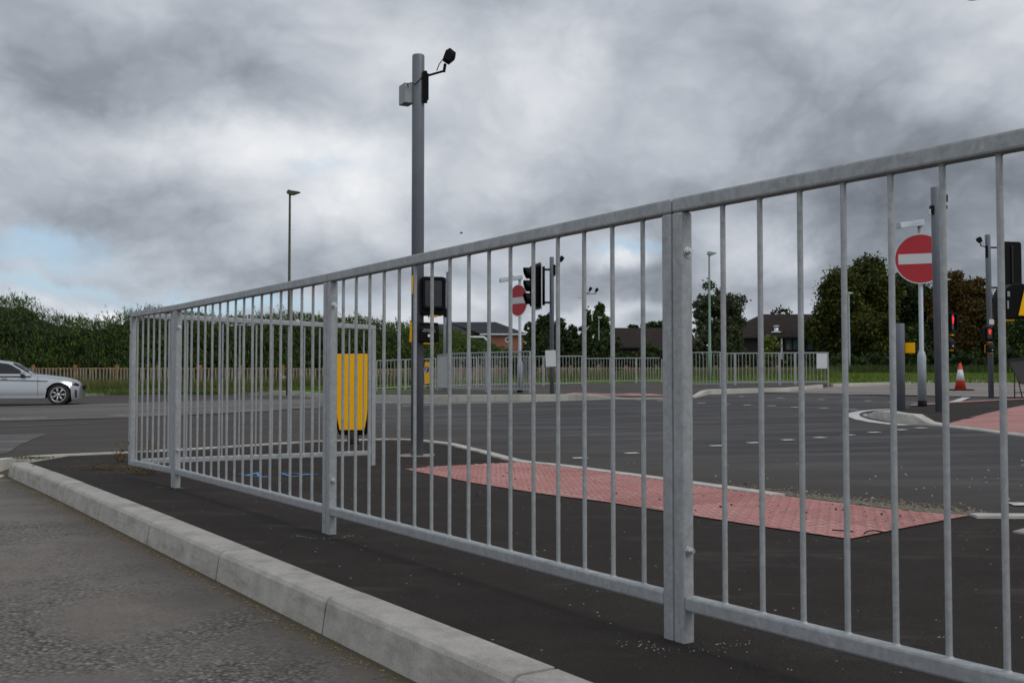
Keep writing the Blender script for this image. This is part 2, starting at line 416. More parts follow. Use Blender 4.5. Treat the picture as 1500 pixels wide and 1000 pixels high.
c = t.mix(t.math('MULTIPLY', t.mapr(rr, 0.34, 0.52, 0.0, 1.0), t.mapr(t.noise(P, 5, 4), 0.35, 0.6, 0.15, 0.6)), c, (0.13, 0.06, 0.05))
c = t.mix(t.math('MULTIPLY', joint, 0.75), c, (0.09, 0.06, 0.05))
t.link(c, b.inputs['Base Color']); b.inputs['Roughness'].default_value = 0.85
bump(t, b, t.math('SUBTRACT', t.noise(P, 90, 3), t.math('MULTIPLY', joint, 0.9)), 0.6, 0.003)

m, t, b = newmat('road_paint'); M_paint = m; p = pos(t)
n = t.noise(p, 30, 6, 0.75)
t.link(t.ramp(n, [(0.32, (0.20, 0.20, 0.19)), (0.50, (0.55, 0.55, 0.52)), (0.7, (0.70, 0.70, 0.67))]), b.inputs['Base Color']); b.inputs['Roughness'].default_value = 0.7
M_worn = simple('worn_road_paint', (0.15, 0.14, 0.13), 0.8, 0, 0.3, 3.0)
M_blue = simple('blue_spray_paint', (0.07, 0.22, 0.42), 0.7, 0, 0.35, 20)

def grassmat(name, a, b_, c_):
    m, t, b = newmat(name); p = pos(t)
    f = t.math('ADD', t.math('MULTIPLY', t.noise(p, 0.5, 5, 0.6), 0.5), t.math('MULTIPLY', t.noise(p, 9, 4, 0.7), 0.5))
    t.link(t.ramp(f, [(0.35, a), (0.5, b_), (0.65, c_)]), b.inputs['Base Color']); b.inputs['Roughness'].default_value = 0.9
    b.inputs['Specular IOR Level'].default_value = 0.15
    bump(t, b, t.noise(p, 25, 3, 0.8), 0.8, 0.04); return m
M_grass = grassmat('grass_ground', (0.045, 0.070, 0.012), (0.080, 0.130, 0.016), (0.115, 0.165, 0.026))

# ------------------------------------------------------------------ sheets that follow the terrain
def sheet(name, poly, level, mat, kind='structure', res=1.0, uvdir=None, skirt=0.0, grid=True):
    """poly: list of (x, y); level(x, y) gives its height"""
    P2 = [Vector((p[0], p[1])) for p in poly]; n = len(P2)
    bd = []
    for i in range(n):
        a, b = P2[i], P2[(i + 1) % n]; L = (b - a).length
        mid = (a + b) / 2; stp = max(0.12, 0.09 * mid.length) * res
        k = max(1, min(160, int(L / stp)))
        for j in range(k): bd.append(a + (b - a) * j / k)
    nb = len(bd); xs = [p.x for p in P2]; ys = [p.y for p in P2]
    inner = []
    if grid:
        pa = np.array([[p.x, p.y] for p in bd]); pb = np.roll(pa, -1, 0)
        rr = [0.3]
        while rr[-1] < 400: rr.append(rr[-1] * (1 + 0.085 * res) + 0.03)
        for k, r in enumerate(rr):
            na = int(min(170, 74 / res))
            for j in range(na):
                a = 2 * math.pi * (j + 0.5 * (k % 2)) / na
                x, y = r * math.sin(a), r * math.cos(a)
                if not (min(xs) < x < max(xs) and min(ys) < y < max(ys)): continue
                c = ((pa[:, 1] > y) != (pb[:, 1] > y))
                with np.errstate(divide='ignore', invalid='ignore'):
                    xi = (pb[:, 0] - pa[:, 0]) * (y - pa[:, 1]) / (pb[:, 1] - pa[:, 1]) + pa[:, 0]
                if (np.sum(c & (x < xi)) % 2) == 1:
                    d = np.min((pa[:, 0] - x) ** 2 + (pa[:, 1] - y) ** 2) ** 0.5
                    if d > 0.03 * r * res: inner.append(Vector((x, y)))
    edges = [(i, (i + 1) % nb) for i in range(nb)]
    vs, es, fs, *_ = delaunay_2d_cdt(bd + inner, edges, [], 1, 1e-6)
    zz = level(np.array([v.x for v in vs]), np.array([v.y for v in vs]))
    V3 = [(v.x, v.y, float(z)) for v, z in zip(vs, zz)]
    fs = [tuple(f) for f in fs]
    fs = [f if (V3[f[1]][0] - V3[f[0]][0]) * (V3[f[2]][1] - V3[f[0]][1]) - (V3[f[1]][1] - V3[f[0]][1]) * (V3[f[2]][0] - V3[f[0]][0]) > 0 else f[::-1] for f in fs]
    if skirt:
        bd3 = [(p.x, p.y) for p in bd]; zt = level(np.array([p[0] for p in bd3]), np.array([p[1] for p in bd3])); k = len(V3)
        V3 += [(x, y, float(z)) for (x, y), z in zip(bd3, zt)] + [(x, y, float(z) - skirt) for (x, y), z in zip(bd3, zt)]
        for i in range(nb): fs.append((k + i, k + (i + 1) % nb, k + nb + (i + 1) % nb, k + nb + i))
    me = bpy.data.meshes.new(name); me.from_pydata(V3, [], fs); me.materials.append(mat)
    if uvdir:
        uvl = me.uv_layers.new(name='UV'); ux, uy = uvdir
        for l in me.loops:
            x, y, _ = V3[l.vertex_index]; uvl.data[l.index].uv = (x * ux + y * uy, -x * uy + y * ux)
    o = bpy.data.objects.new(name, me); COL.objects.link(o)
    if kind: o['kind'] = kind
    return o
def px_poly(pts, lift=0.0): return [(p.x, p.y) for p in (at(a, b_, lift) for a, b_ in pts)]

# edge line between footway and junction (flush kerb), photo pixels left to right
E_px = [(-60, 682), (0, 672.5), (65, 668), (195, 662.5), (300, 656.5), (400, 650), (470, 646), (549, 643.5), (585, 643.3), (618, 645), (665, 650),
        (695, 657), (717, 662), (745, 670), (774, 677), (832, 682.5), (900, 691.5), (976, 701.5), (1112, 720), (1215, 733), (1308, 745), (1420, 754.5), (1500, 755), (1640, 756), (2100, 768)]
E = [at(a, b_) for a, b_ in E_px]
for e in E: e.z = 0

Lfoot = lambda x, y: G(x, y)
Lroad = lambda x, y: G(x, y) - 0.016
def Lside(x, y):
    x = np.asarray(x, float); y = np.asarray(y, float)
    s = (x - KS.x) * KD.x + (y - KS.y) * KD.y            # metres along the kerb
    f = np.clip((s + 1.3) / 1.2, 0, 1); f = f * f * (3 - 2 * f)
    return G(x, y) - 0.012 - (DROP - 0.012) * f

# ground: grass sheet to the horizon, kept below every road sheet
gv, gf = [(0, 0, -0.6)], []
rings = [2.0 * 1.13 ** k for k in range(62)]; NA = 144
for r in rings:
    a = np.arange(NA) * 2 * math.pi / NA; x, y = r * np.sin(a), r * np.cos(a)
    z = G(x, y) - np.interp(r, [0, 14, 30, 60, 90], [0.45, 0.35, 0.16, 0.12, 0.0])
    gv += [(float(p), float(q), float(s)) for p, q, s in zip(x, y, z)]
for i in range(NA): gf.append((0, 1 + (i + 1) % NA, 1 + i))
for k in range(len(rings) - 1):
    for i in range(NA):
        a, b_ = 1 + k * NA + i, 1 + k * NA + (i + 1) % NA; gf.append((a, b_, b_ + NA, a + NA))
me = bpy.data.meshes.new('ground'); me.from_pydata(gv, [], gf); me.materials.append(M_grass)
me.polygons.foreach_set('use_smooth', [True] * len(gf))
o = bpy.data.objects.new('ground', me); COL.objects.link(o); o['kind'] = 'structure'

far_r = (30.0, 9.0)
# junction carriageway
jl = [(e.x, e.y) for e in E]
far_edge = px_poly([(1700, 584), (1500, 582), (1300, 578.5), (1200, 576), (1110, 574.5), (1030, 577), (975, 581), (880, 584), (800, 586), (660, 588), (540, 588), (470, 584), (440, 579.5), (380, 577.8), (264, 577.5), (120, 580.5)])
far_edge[0:0] = [(22, 3.0), (40, 12.0), (40, 31.0)]
road_poly = [(jl[0][0], jl[0][1])] + jl[1:] + [(22, 3.0)] + far_edge[1:] + [(-45, 43), (-70, 44), (-70, 12), (-14, 8.6)]
sheet('junction_road', road_poly, Lroad, M_junction)
# side road in the foreground, lower than the footway by the kerb's height
a0 = kpt(-1.6, 0.0); a1 = kpt(-0.02, 0.02); a2 = kpt(LK, 0.03)
q0 = at(-60, 683.5); q1 = at(0, 674.5)
side_poly = [(a2.x, a2.y), (a1.x, a1.y), (at(30, 671.5).x, at(30, 671.5).y), (q1.x, q1.y), (q0.x, q0.y), (-14, 8.5), (-40, 8.0), (-40, -12), (a2.x, -12)]
sheet('side_road', side_poly, Lside, M_side)
# near footway
fb = [kpt(LK, KB - 0.02), kpt(0, KB - 0.02)]
foot_poly = [(fb[1].x, fb[1].y)] + jl[3:] + [(16, 3.6), (16, fb[0].y)] + [(fb[0].x, fb[0].y)]
e2 = at(100, 667.5)
foot_poly.insert(1, (e2.x, e2.y))
sheet('footway', foot_poly, Lfoot, M_foot)

# main road beyond the junction (the carriageway the car drives on) and far road on the right
main_poly = px_poly([(0, 594.5), (90, 592.5), (185, 590), (264, 587.5), (360, 585.2), (466, 583.9), (560, 587.5), (480, 594), (380, 602.5), (185, 611), (0, 616)], 0)
main_poly = [(-70, 33), (-40, 33)] + main_poly + [(-70, 27)]
sheet('road_margin', [(-70, 44), (-40, 43.5)] + px_poly([(120, 579.5), (185, 578), (264, 577), (440, 579), (470, 583.9), (360, 585.2), (264, 587.5), (185, 590), (90, 592.5), (0, 594.5)]) + [(-40, 33), (-70, 33)], lambda x, y: Lroad(x, y) + 0.008, M_farfoot)
sheet('main_road', main_poly, lambda x, y: Lroad(x, y) + 0.012, M_cycle)
fr = px_poly([(1110, 574.3), (1165, 568.8), (1205, 565.5), (1300, 562.8), (1400, 560.5), (1500, 558.5)]) + [(40, 45), (40, 25)] + px_poly([(1700, 583.5), (1500, 581), (1430, 580.5), (1300, 577.8), (1200, 576)])
sheet('far_road', fr, lambda x, y: Lroad(x, y) + 0.012, M_far)
# old lighter surface at the mouth of the side road
sheet('worn_road_patch', px_poly([(-90, 668), (-30, 636), (70, 633.5), (52, 640), (28, 650), (12, 661)]), lambda x, y: Lroad(x, y) + 0.004,
      asphalt('worn_asphalt', (0.075, 0.073, 0.072), (0.125, 0.12, 0.117), grain=120, streak=(0.5, 2, 1), bstr=0.3))

# raised islands and verges across the road
Lup = lambda x, y: G(x, y) + UP
farfoot_px = [(540, 579), (600, 579.3), (660, 579), (760, 578.6), (830, 577.8), (880, 577.8), (975, 578), (1010, 576.5), (1035, 571), (1060, 570), (1112, 568.8), (1150, 568.3), (1200, 563.8),
              (1216, 562.3), (1190, 560), (1040, 561), (975, 560.5), (900, 561.5), (850, 562.5), (700, 563.5), (640, 569), (600, 572), (540, 573)]
farfoot = px_poly(farfoot_px, UP)
def Lff(x, y):
    x = np.asarray(x, float); y = np.asarray(y, float)
    w_ = np.clip((x - 1.55) / 0.8, 0, 1) * np.clip((4.6 - x) / 0.5, 0, 1) * np.clip((28.5 - y) / 1.2, 0, 1)
    return G(x, y) + UP * (1 - w_ * 0.95)
sheet('far_footway', farfoot, lambda x, y: Lff(x, y) + 0.006, M_farfoot, skirt=0.2)
# verge behind it, all the way across
vl = px_poly([(-200, 578.5), (0, 577.5), (120, 575), (185, 573.5), (264, 572.3), (400, 571.8), (440, 573.4), (470, 576.5), (505, 578.6), (540, 578.8), (545, 572.8), (600, 571.8), (640, 568.8), (700, 563.3), (850, 562.3), (975, 560.2), (1040, 560.7), (1190, 559.7), (1216, 562.2), (1300, 560), (1400, 557.8), (1500, 556), (1700, 553.5)], UP)
verge = [(-90, vl[0][1] + 2)] + vl + [(60, vl[-1][1] + 6), (75, 110), (0, 135), (-100, 110)]
sheet('verge', verge, Lup, M_grass, skirt=0.2)
# near edge tactile strip, far crossing and the island's paving
ax = (K0 - K1).normalized()
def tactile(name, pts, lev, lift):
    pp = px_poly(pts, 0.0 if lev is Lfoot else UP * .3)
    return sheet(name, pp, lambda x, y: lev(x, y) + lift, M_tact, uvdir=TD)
ea, eb = at(832, 682.5), at(1215, 733); TD = (eb - ea); TD.z = 0; TD.normalize(); TD = (TD.x, TD.y)
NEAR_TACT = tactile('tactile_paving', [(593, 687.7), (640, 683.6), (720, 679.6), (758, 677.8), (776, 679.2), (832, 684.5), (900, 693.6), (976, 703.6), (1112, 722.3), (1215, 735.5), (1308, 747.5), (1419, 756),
                           (1396, 760.5), (1320, 775), (1250, 789.5), (1240, 790), (1120, 772.5), (1020, 757), (893, 736.5), (789, 723.3), (688, 707)], Lfoot, 0.005)
tactile('far_tactile_paving', [(828, 581.2), (880, 580.8), (975, 578.9), (976, 575.5), (930, 575.3), (880, 577), (840, 579)], Lff, 0.012)

def blisters(o, pts, lev, lift):
    pp = [Vector((p[0], p[1])) for p in px_poly(pts)]; ux, uy = TD; us = [p.x * ux + p.y * uy for p in pp]; vs_ = [-p.x * uy + p.y * ux for p in pp]
    pit = 0.0667; P2 = list(zip(us, vs_)); V_, F_ = [], []
    def inside(u, v):
        c = False
        for i in range(len(P2)):
            (x1, y1), (x2, y2) = P2[i], P2[i - 1]
            if (y1 > v) != (y2 > v) and u < (x2 - x1) * (v - y1) / (y2 - y1) + x1: c = not c
        return c
    N = 8
    for i in range(int(min(us) / pit) - 1, int(max(us) / pit) + 2):
        for j in range(int(min(vs_) / pit) - 1, int(max(vs_) / pit) + 2):
            u, v = (i + .5) * pit, (j + .5) * pit
            if not (inside(u + .012, v) and inside(u - .012, v) and inside(u, v + .012) and inside(u, v - .012)): continue
            x, y = u * ux - v * uy, u * uy + v * ux; z = float(lev(x, y)) + lift; k = len(V_)
            for rr_, h in ((.0155, 0), (.0125, .0042), (.007, .0058)):
                for a in range(N): V_.append((x + rr_ * math.cos(a * math.pi / 4), y + rr_ * math.sin(a * math.pi / 4), z + h))
            for q in (0, 1):
                for a in range(N): F_.append((k + q * N + a, k + q * N + (a + 1) % N, k + (q + 1) * N + (a + 1) % N, k + (q + 1) * N + a))
            F_.append(tuple(k + 2 * N + a for a in range(N)))
    me = o.data; bm = bmesh.new(); bm.from_mesh(me); uvl = bm.loops.layers.uv['UV']; bv = [bm.verts.new(v) for v in V_]
    for f in F_:
        g = bm.faces.new([bv[i] for i in f]); g.smooth = True
        for l in g.loops: c = l.vert.co; l[uvl].uv = (c.x * ux + c.y * uy, -c.x * uy + c.y * ux)
    bm.to_mesh(me); bm.free()
_tp = [(593, 687.7), (640, 683.6), (720, 679.6), (758, 677.8), (776, 679.2), (832, 684.5), (900, 693.6), (976, 703.6), (1112, 722.3), (1215, 735.5), (1308, 747.5), (1419, 756), (1396, 760.5), (1320, 775), (1250, 789.5), (1240, 790), (1120, 772.5), (1020, 757), (893, 736.5), (789, 723.3), (688, 707)]
blisters(NEAR_TACT, _tp, Lfoot, 0.005)

# island on the right
XN, XR = at(1326, 618).x, at(1378, 623).x
def Lisl(x, y):
    x = np.asarray(x, float)
    return G(x, y) - 0.006 + 0.10 * np.clip((XR - x) / (XR - XN), 0, 1)
isl_front = [(at(a, b_, l).x, at(a, b_, l).y) for a, b_, l in ((1268, 598, .09), (1272, 600.5, .09), (1285, 603, .09), (1302, 605.6, .09), (1323, 608.5, .09), (1340, 613, .05), (1358, 617.5, .03), (1378, 621.5, 0), (1400, 624), (1430, 627.5), (1500, 636.5), (1640, 656), (1900, 700)) ] if False else None
def pl(a, b_, l=0.0):
    p = at(a, b_, l); return (p.x, p.y)
isl_front = [pl(1268, 597, .09), pl(1272, 598.5, .09), pl(1285, 601, .09), pl(1302, 603.6, .09), pl(1323, 607, .09), pl(1345, 613.5, .05), pl(1360, 617.8, .02), pl(1378, 621.5), pl(1400, 624), pl(1430, 627.5), pl(1500, 636.5), pl(1640, 656), pl(1900, 700)]
isl_back = [(30, 11.0)] + [pl(1900, 578), pl(1640, 581), pl(1500, 583.5), pl(1420, 586.5), pl(1400, 588), pl(1340, 594.5), pl(1290, 595, .09), pl(1275, 595.8, .09)]
sheet('traffic_island', isl_front + isl_back, Lisl, M_foot, skirt=0.2)
tp = [pl(1384, 622), pl(1430, 626.5), pl(1500, 635.3), pl(1640, 654), pl(1900, 690), pl(1900, 540 + 28)]
tp = [pl(1384, 622), pl(1430, 626.5), pl(1500, 635.3), pl(1640, 654), pl(1760, 668), pl(1640, 568 + 5), pl(1500, 593.5), pl(1440, 607)]
sheet('island_tactile_paving', tp, lambda x, y: Lisl(x, y) + 0.012, M_tact, uvdir=TD)
bl = [pl(1334, 594.6), pl(1400, 589.9), pl(1500, 584.8), pl(1640, 582), pl(1640, 581.2), pl(1500, 583.6), pl(1400, 588.3), pl(1334, 592.8)]
sheet('island_edge_paving', bl, lambda x, y: Lisl(x, y) + 0.012, M_tact, uvdir=TD)

# ------------------------------------------------------------------ kerbs
def kerb_run(name, line, level, side, width, up, batter=0.0, stone=0.915, rnd=0.012, deep=0.15, mat=None, gap=0.006, phase=None):
    """row of kerb stones along line [(x,y)...]; side=+1 puts the body to the left of travel"""
    pts = [Vector((p[0], p[1], 0)) for p in line]
    cum = [0]
    for a, b_ in zip(pts[:-1], pts[1:]): cum.append(cum[-1] + (b_ - a).length)
    def P(s):
        s = min(max(s, 0), cum[-1])
        for i in range(len(pts) - 1):
            if s <= cum[i + 1] or i == len(pts) - 2:
                f = (s - cum[i]) / max(1e-6, cum[i + 1] - cum[i]); d = (pts[i + 1] - pts[i]).normalized()
                return pts[i].lerp(pts[i + 1], f), d
    prof = [(0 - batter, -up - 0.02), (-rnd * 0.2, -rnd), (rnd * 0.3, -rnd * 0.3), (rnd, 0), (width, 0), (width, -deep)]
    prof = prof + [(0 - batter, -deep)] if deep > up + 0.02 else prof
    def PN(s):
        c, _ = P(s); a_, _ = P(max(0, s - .18)); b_, _ = P(min(cum[-1], s + .18)); return c, (b_ - a_).normalized()
    mb = MB(); s = 0.0
    while s < cum[-1] - 0.02:
        ln = phase if (phase and s == 0) else stone
        e = min(s + ln - gap, cum[-1]); k = max(1, int((e - s) / 0.16)); vs, fs = [], []
        dz = random.uniform(-0.0015, 0.0015); np_ = len(prof)
        for j in range(k + 1):
            c, d = PN(s + (e - s) * j / k); nrm = Vector((-d.y, d.x, 0)) * side
            z = float(level(c.x, c.y)) + dz
            for u, v in prof: q = c + nrm * u; vs.append((q.x, q.y, z + v))
        for j in range(k):
            for i in range(np_): fs.append((j * np_ + i, j * np_ + (i + 1) % np_, (j + 1) * np_ + (i + 1) % np_, (j + 1) * np_ + i))
        fs.append(tuple(range(np_))); fs.append(tuple(k * np_ + i for i in range(np_))[::-1])
        mb.add(vs, fs); s += ln
    o = mb.build(name, mat or M_kerb); o['kind'] = 'structure'; return o
# tall kerb in the foreground
s1 = (K1 - KS).dot(KD); first = s1 % 0.9
line = [kpt(-0.06), kpt(LK)]
PH = (s1 + 0.06 + 0.01) % 0.9
if PH < .2: PH = None
kerb_run('kerb', [(p.x, p.y) for p in line], lambda x, y: G(x, y) + 0.006, 1 if KN.dot(Vector((-KD.y, KD.x, 0))) > 0 else -1, KB, DROP + 0.02, batter=0.020, stone=0.90, rnd=0.016, deep=0.3, gap=0.010, phase=PH)
# flush kerb between footway and junction
_h = at(1150, 725)
kerb_run('flush_kerb', [(p.x, p.y) for p in E[21:]], lambda x, y: G(x, y) + 0.012, -1, 0.10, 0.03, stone=0.9, rnd=0.008, deep=0.1, mat=M_kerblight)
kerb_run('flush_kerb', [(p.x, p.y) for p in E[:19]] + [(_h.x, _h.y)], lambda x, y: G(x, y) + 0.012, -1, 0.10, 0.03, stone=0.9, rnd=0.008, deep=0.1, mat=M_kerblight)
# white kerb end on the far side of the side road
kerb_run('kerb_end', px_poly([(-70, 730), (-20, 701), (6, 691)], -0.06), lambda x, y: Lside(x, y) + 0.012, 1, 0.12, 0.02, rnd=0.008, deep=0.10, mat=M_kerblight)
# kerbs across the road
def fwd(pts, d=0.11):
    o = []
    for i, p in enumerate(pts):
        a_, b_ = Vector(pts[max(0, i - 1)]), Vector(pts[min(len(pts) - 1, i + 1)]); t_ = (b_ - a_).normalized(); o.append((p[0] + t_.y * d, p[1] - t_.x * d))
    return o
kerb_run('far_kerb', fwd(farfoot[0:7]), lambda x, y: Lff(x, y) + 0.012, 1, 0.12, 0.12, deep=0.2, rnd=0.01, mat=M_kerbfar)
kerb_run('island_kerb', fwd(farfoot[7:13]), lambda x, y: Lff(x, y) + 0.012, 1, 0.12, 0.12, deep=0.2, rnd=0.01, mat=M_kerbfar)
kerb_run('verge_kerb', fwd(vl[0:10]), lambda x, y: Lup(x, y) + 0.012, 1, 0.12, 0.12, deep=0.2, rnd=0.01, mat=M_kerbfar)
kerb_run('grass_kerb', fwd(vl[18:]), lambda x, y: Lup(x, y) + 0.012, 1, 0.12, 0.12, deep=0.2, rnd=0.01, mat=M_kerbfar)
kerb_run('traffic_island_kerb', fwd(isl_front[0:12], .04), lambda x, y: Lisl(x, y) + 0.012, 1, 0.13, 0.13, stone=0.9, deep=0.25, rnd=0.012, mat=M_kerblight)

# ------------------------------------------------------------------ painted markings
def ribbon(name, px_pts, width, mat=None, lift=0.006, lev=Lroad):
    P_ = [at(a, b_) for a, b_ in px_pts]
    L_, R_ = [], []
    for i, p in enumerate(P_):
        d = (P_[min(i + 1, len(P_) - 1)] - P_[max(i - 1, 0)]); d.z = 0; d.normalize(); n_ = Vector((-d.y, d.x, 0)) * width / 2
        L_.append((p.x + n_.x, p.y + n_.y)); R_.append((p.x - n_.x, p.y - n_.y))
    return sheet(name, L_ + R_[::-1], lambda x, y: lev(x, y) + lift, mat or M_paint, grid=False)
ribbon('lane_line', [(-40, 613.8), (0, 612.6), (68, 611.3)], 0.12, lift=0.018)
ribbon('lane_line', [(158, 608.4), (250, 605.8)], 0.12, lift=0.018)
ribbon('lane_line', [(322, 602), (391, 600)], 0.12, lift=0.018)
ribbon('lane_line', [(430, 597.3), (470, 596.6)], 0.12, lift=0.018)
ribbon('edge_line', [(-60, 595.5), (0, 594.5), (90, 592.5), (185, 590), (264, 587.5), (360, 585.2), (466, 583.9)], 0.10, M_worn, lift=0.018)
ribbon('edge_line', [(548, 588.6), (600, 589), (660, 589.8), (700, 589.3), (760, 588.2), (830, 585.8), (880, 584)], 0.13)
ribbon('lane_line', [(590, 593.3), (625, 592.6), (655, 591.6)], 0.11)
ribbon('worn_line', [(-30, 624), (40, 621.5), (130, 618.5)], 0.22, M_worn)
ribbon('island_line', [(1318, 597.6), (1290, 598.6), (1268, 600.2), (1254, 602.8), (1249, 605.5), (1252, 609), (1262, 612.5), (1283, 616.5), (1309, 619.5), (1328, 621)], 0.16)
ribbon('lane_line', [(1393, 589.8), (1404, 586.5), (1416, 582)], 0.16, lift=0.02)
ribbon('lane_line', [(1240, 577.6), (1275, 577.2), (1310, 576.3)], 0.14, lift=0.018)
ribbon('lane_line', [(1480, 734.2), (1530, 734.8), (1570, 735)], 0.12)
def studs(name, pts, size):
    for a, b_ in pts:
        p = at(a, b_); h = size / 2; a_ = 0.25 + random.uniform(-.1, .1); c, s_ = math.cos(a_) * h, math.sin(a_) * h
        sheet(name, [(p.x - c + s_, p.y - s_ - c), (p.x + c + s_, p.y + s_ - c), (p.x + c - s_, p.y + s_ + c), (p.x - c - s_, p.y - s_ + c)], lambda x, y: Lroad(x, y) + 0.006, M_paint, grid=False)
studs('stud_mark', [(850, 668.3), (925, 661.3), (987, 656), (1050, 650.6), (1104, 646.2), (1154, 642.2), (1201, 638.8), (1243, 635.2), (1280.5, 631.3), (1320, 627.6), (1349, 624.9)], 0.115)
studs('stud_mark', [(888, 582.7), (915, 583.3), (938, 584.6), (968, 586), (1027, 589.2), (1063, 591), (1095, 592), (1130, 593.2), (1166, 595.2), (1206, 596.6), (1249, 598.6)], 0.15)
studs('stud_mark', [(1087, 579.8), (1143, 582), (1173, 583.2), (1204, 584.2), (1236, 585.4), (1272, 586.2), (1306, 587.6), (1343, 589.2)], 0.15)
def stroke(a, b_): ribbon('spray_mark', [a, b_], 0.022, M_blue, 0.005, Lfoot)
for a, b_ in [((349, 695), (381, 695.5)), ((360, 698), (377, 692.5)), ((377, 692.5), (380, 699)), ((361, 697.5), (393, 700)), ((378, 699), (393, 698)), ((412, 693.6), (427, 698.8)), ((427, 698.8), (455, 695.5)),
              ((412, 693.6), (437, 694.2)), ((437, 694.2), (466, 695.8)), ((455, 695.5), (436, 694.5))]: stroke(a, b_)
# gravel gathered along the tactile's edge
sheet('gravel_strip', px_poly([(1090, 716.5), (1140, 717), (1220, 725), (1330, 738), (1440, 753), (1425, 754.5), (1308, 744.2), (1215, 732.5)]), lambda x, y: Lroad(x, y) + 0.005, M_gravel)

# ------------------------------------------------------------------ object materials
m, t, b = newmat('galvanised_steel'); M_galv = m; p = pos(t)
v = t.new('ShaderNodeTexVoronoi', feature='F1'); t.link(t.vmath('ADD', p, t.vmath('SCALE', t.noise(p, 30, 3, 0.5, 0, 'Color'), (0, 0, 0))), v.inputs['Vector']); v.inputs['Scale'].default_value = 90
v.inputs['Vector'].links[0].from_node.inputs[1].links[0].from_node.inputs['Scale'].default_value = 0.03
sep = t.new('ShaderNodeSeparateColor'); t.link(v.outputs['Color'], sep.inputs[0])
blot = t.noise(t.scale(p, 1, 1, 0.45), 28, 6, 0.7, 0.6)
f = t.math('ADD', t.math('MULTIPLY', sep.outputs[0], 0.22), t.math('MULTIPLY', blot, 0.78))
c = t.ramp(f, [(0.28, (0.265, 0.278, 0.282)), (0.50, (0.325, 0.340, 0.344)), (0.66, (0.375, 0.389, 0.392)), (0.80, (0.50, 0.512, 0.512))])
c = t.mix(t.mapr(t.noise(p, 2.2, 4, 0.6), 0.58, 0.78, 0.0, 0.3), c, (0.22, 0.225, 0.22))
t.link(c, b.inputs['Base Color']); b.inputs['Metallic'].default_value = 0.2
t.link(t.mapr(blot, 0.3, 0.7, 0.62, 0.42), b.inputs['Roughness'])
bump(t, b, t.noise(p, 140, 3, 0.6), 0.12, 0.002)
M_pole = simple('grey_painted_pole', (0.14, 0.153, 0.178), 0.40, 0.0, 0.10, 5, spec=0.5)
M_postgrey = simple('light_grey_post', (0.36, 0.40, 0.43), 0.45, 0.1, 0.15, 4)
M_black = simple('black_plastic', (0.004, 0.004, 0.0045), 0.5, 0, 0.2, 8, spec=0.12)
M_rubber = simple('black_rubber', (0.016, 0.016, 0.016), 0.8, 0, 0.2, 12)
M_dark = simple('dark_glass', (0.006, 0.006, 0.008), 0.12, 0, 0.1, 3)
M_yellow = simple('yellow_plastic', (1.0, 0.49, 0.001), 0.5, 0, 0.05, 3, spec=0.15)
M_white = simple('white_plastic', (0.62, 0.64, 0.65), 0.5, 0, 0.08, 5)
M_box = simple('grey_cabinet_paint', (0.26, 0.28, 0.29), 0.5, 0, 0.12, 4)
M_redsign = simple('red_sign_face', (0.42, 0.012, 0.022), 0.45, 0, 0.08, 3)
M_whsign = simple('white_sign_face', (0.58, 0.59, 0.60), 0.45, 0, 0.06, 3)
M_bluesign = simple('blue_sign_face', (0.012, 0.05, 0.30), 0.4, 0, 0.1, 3)
M_green = simple('dark_green_column', (0.045, 0.055, 0.022), 0.55, 0, 0.25, 5)
M_pgreen = simple('pale_green_column', (0.20, 0.31, 0.25), 0.55, 0, 0.15, 5)
M_orange = simple('orange_cone_plastic', (0.58, 0.040, 0.02), 0.55, 0, 0.15, 5)
M_conc = simple('concrete_slab', (0.28, 0.265, 0.235), 0.9, 0, 0.3, 15, 0.3)
M_bolt = simple('zinc_bolt', (0.62, 0.63, 0.62), 0.3, 0.7, 0.1, 20)
M_hole = simple('open_hole', (0.004, 0.004, 0.004), 1.0, 0, 0.1, 5)
M_wood = simple('weathered_wood', (0.24, 0.20, 0.15), 0.9, 0, 0.35, 3, 0.3)
M_post = simple('brown_fence_post', (0.27, 0.135, 0.055), 0.9, 0, 0.3, 3, 0.3)
M_steelw = simple('rusty_wire', (0.02, 0.017, 0.015), 0.7, 0.3, 0.3, 20)
m, t, b = newmat('red_lit_symbol'); M_redlit = m
b.inputs['Base Color'].default_value = (0.4, 0.01, 0.005, 1); b.inputs['Emission Color'].default_value = (1, 0.03, 0.015, 1); b.inputs['Emission Strength'].default_value = 1.0
M_dimred = simple('unlit_red_lens', (0.09, 0.006, 0.006), 0.3, 0, 0.1, 5)

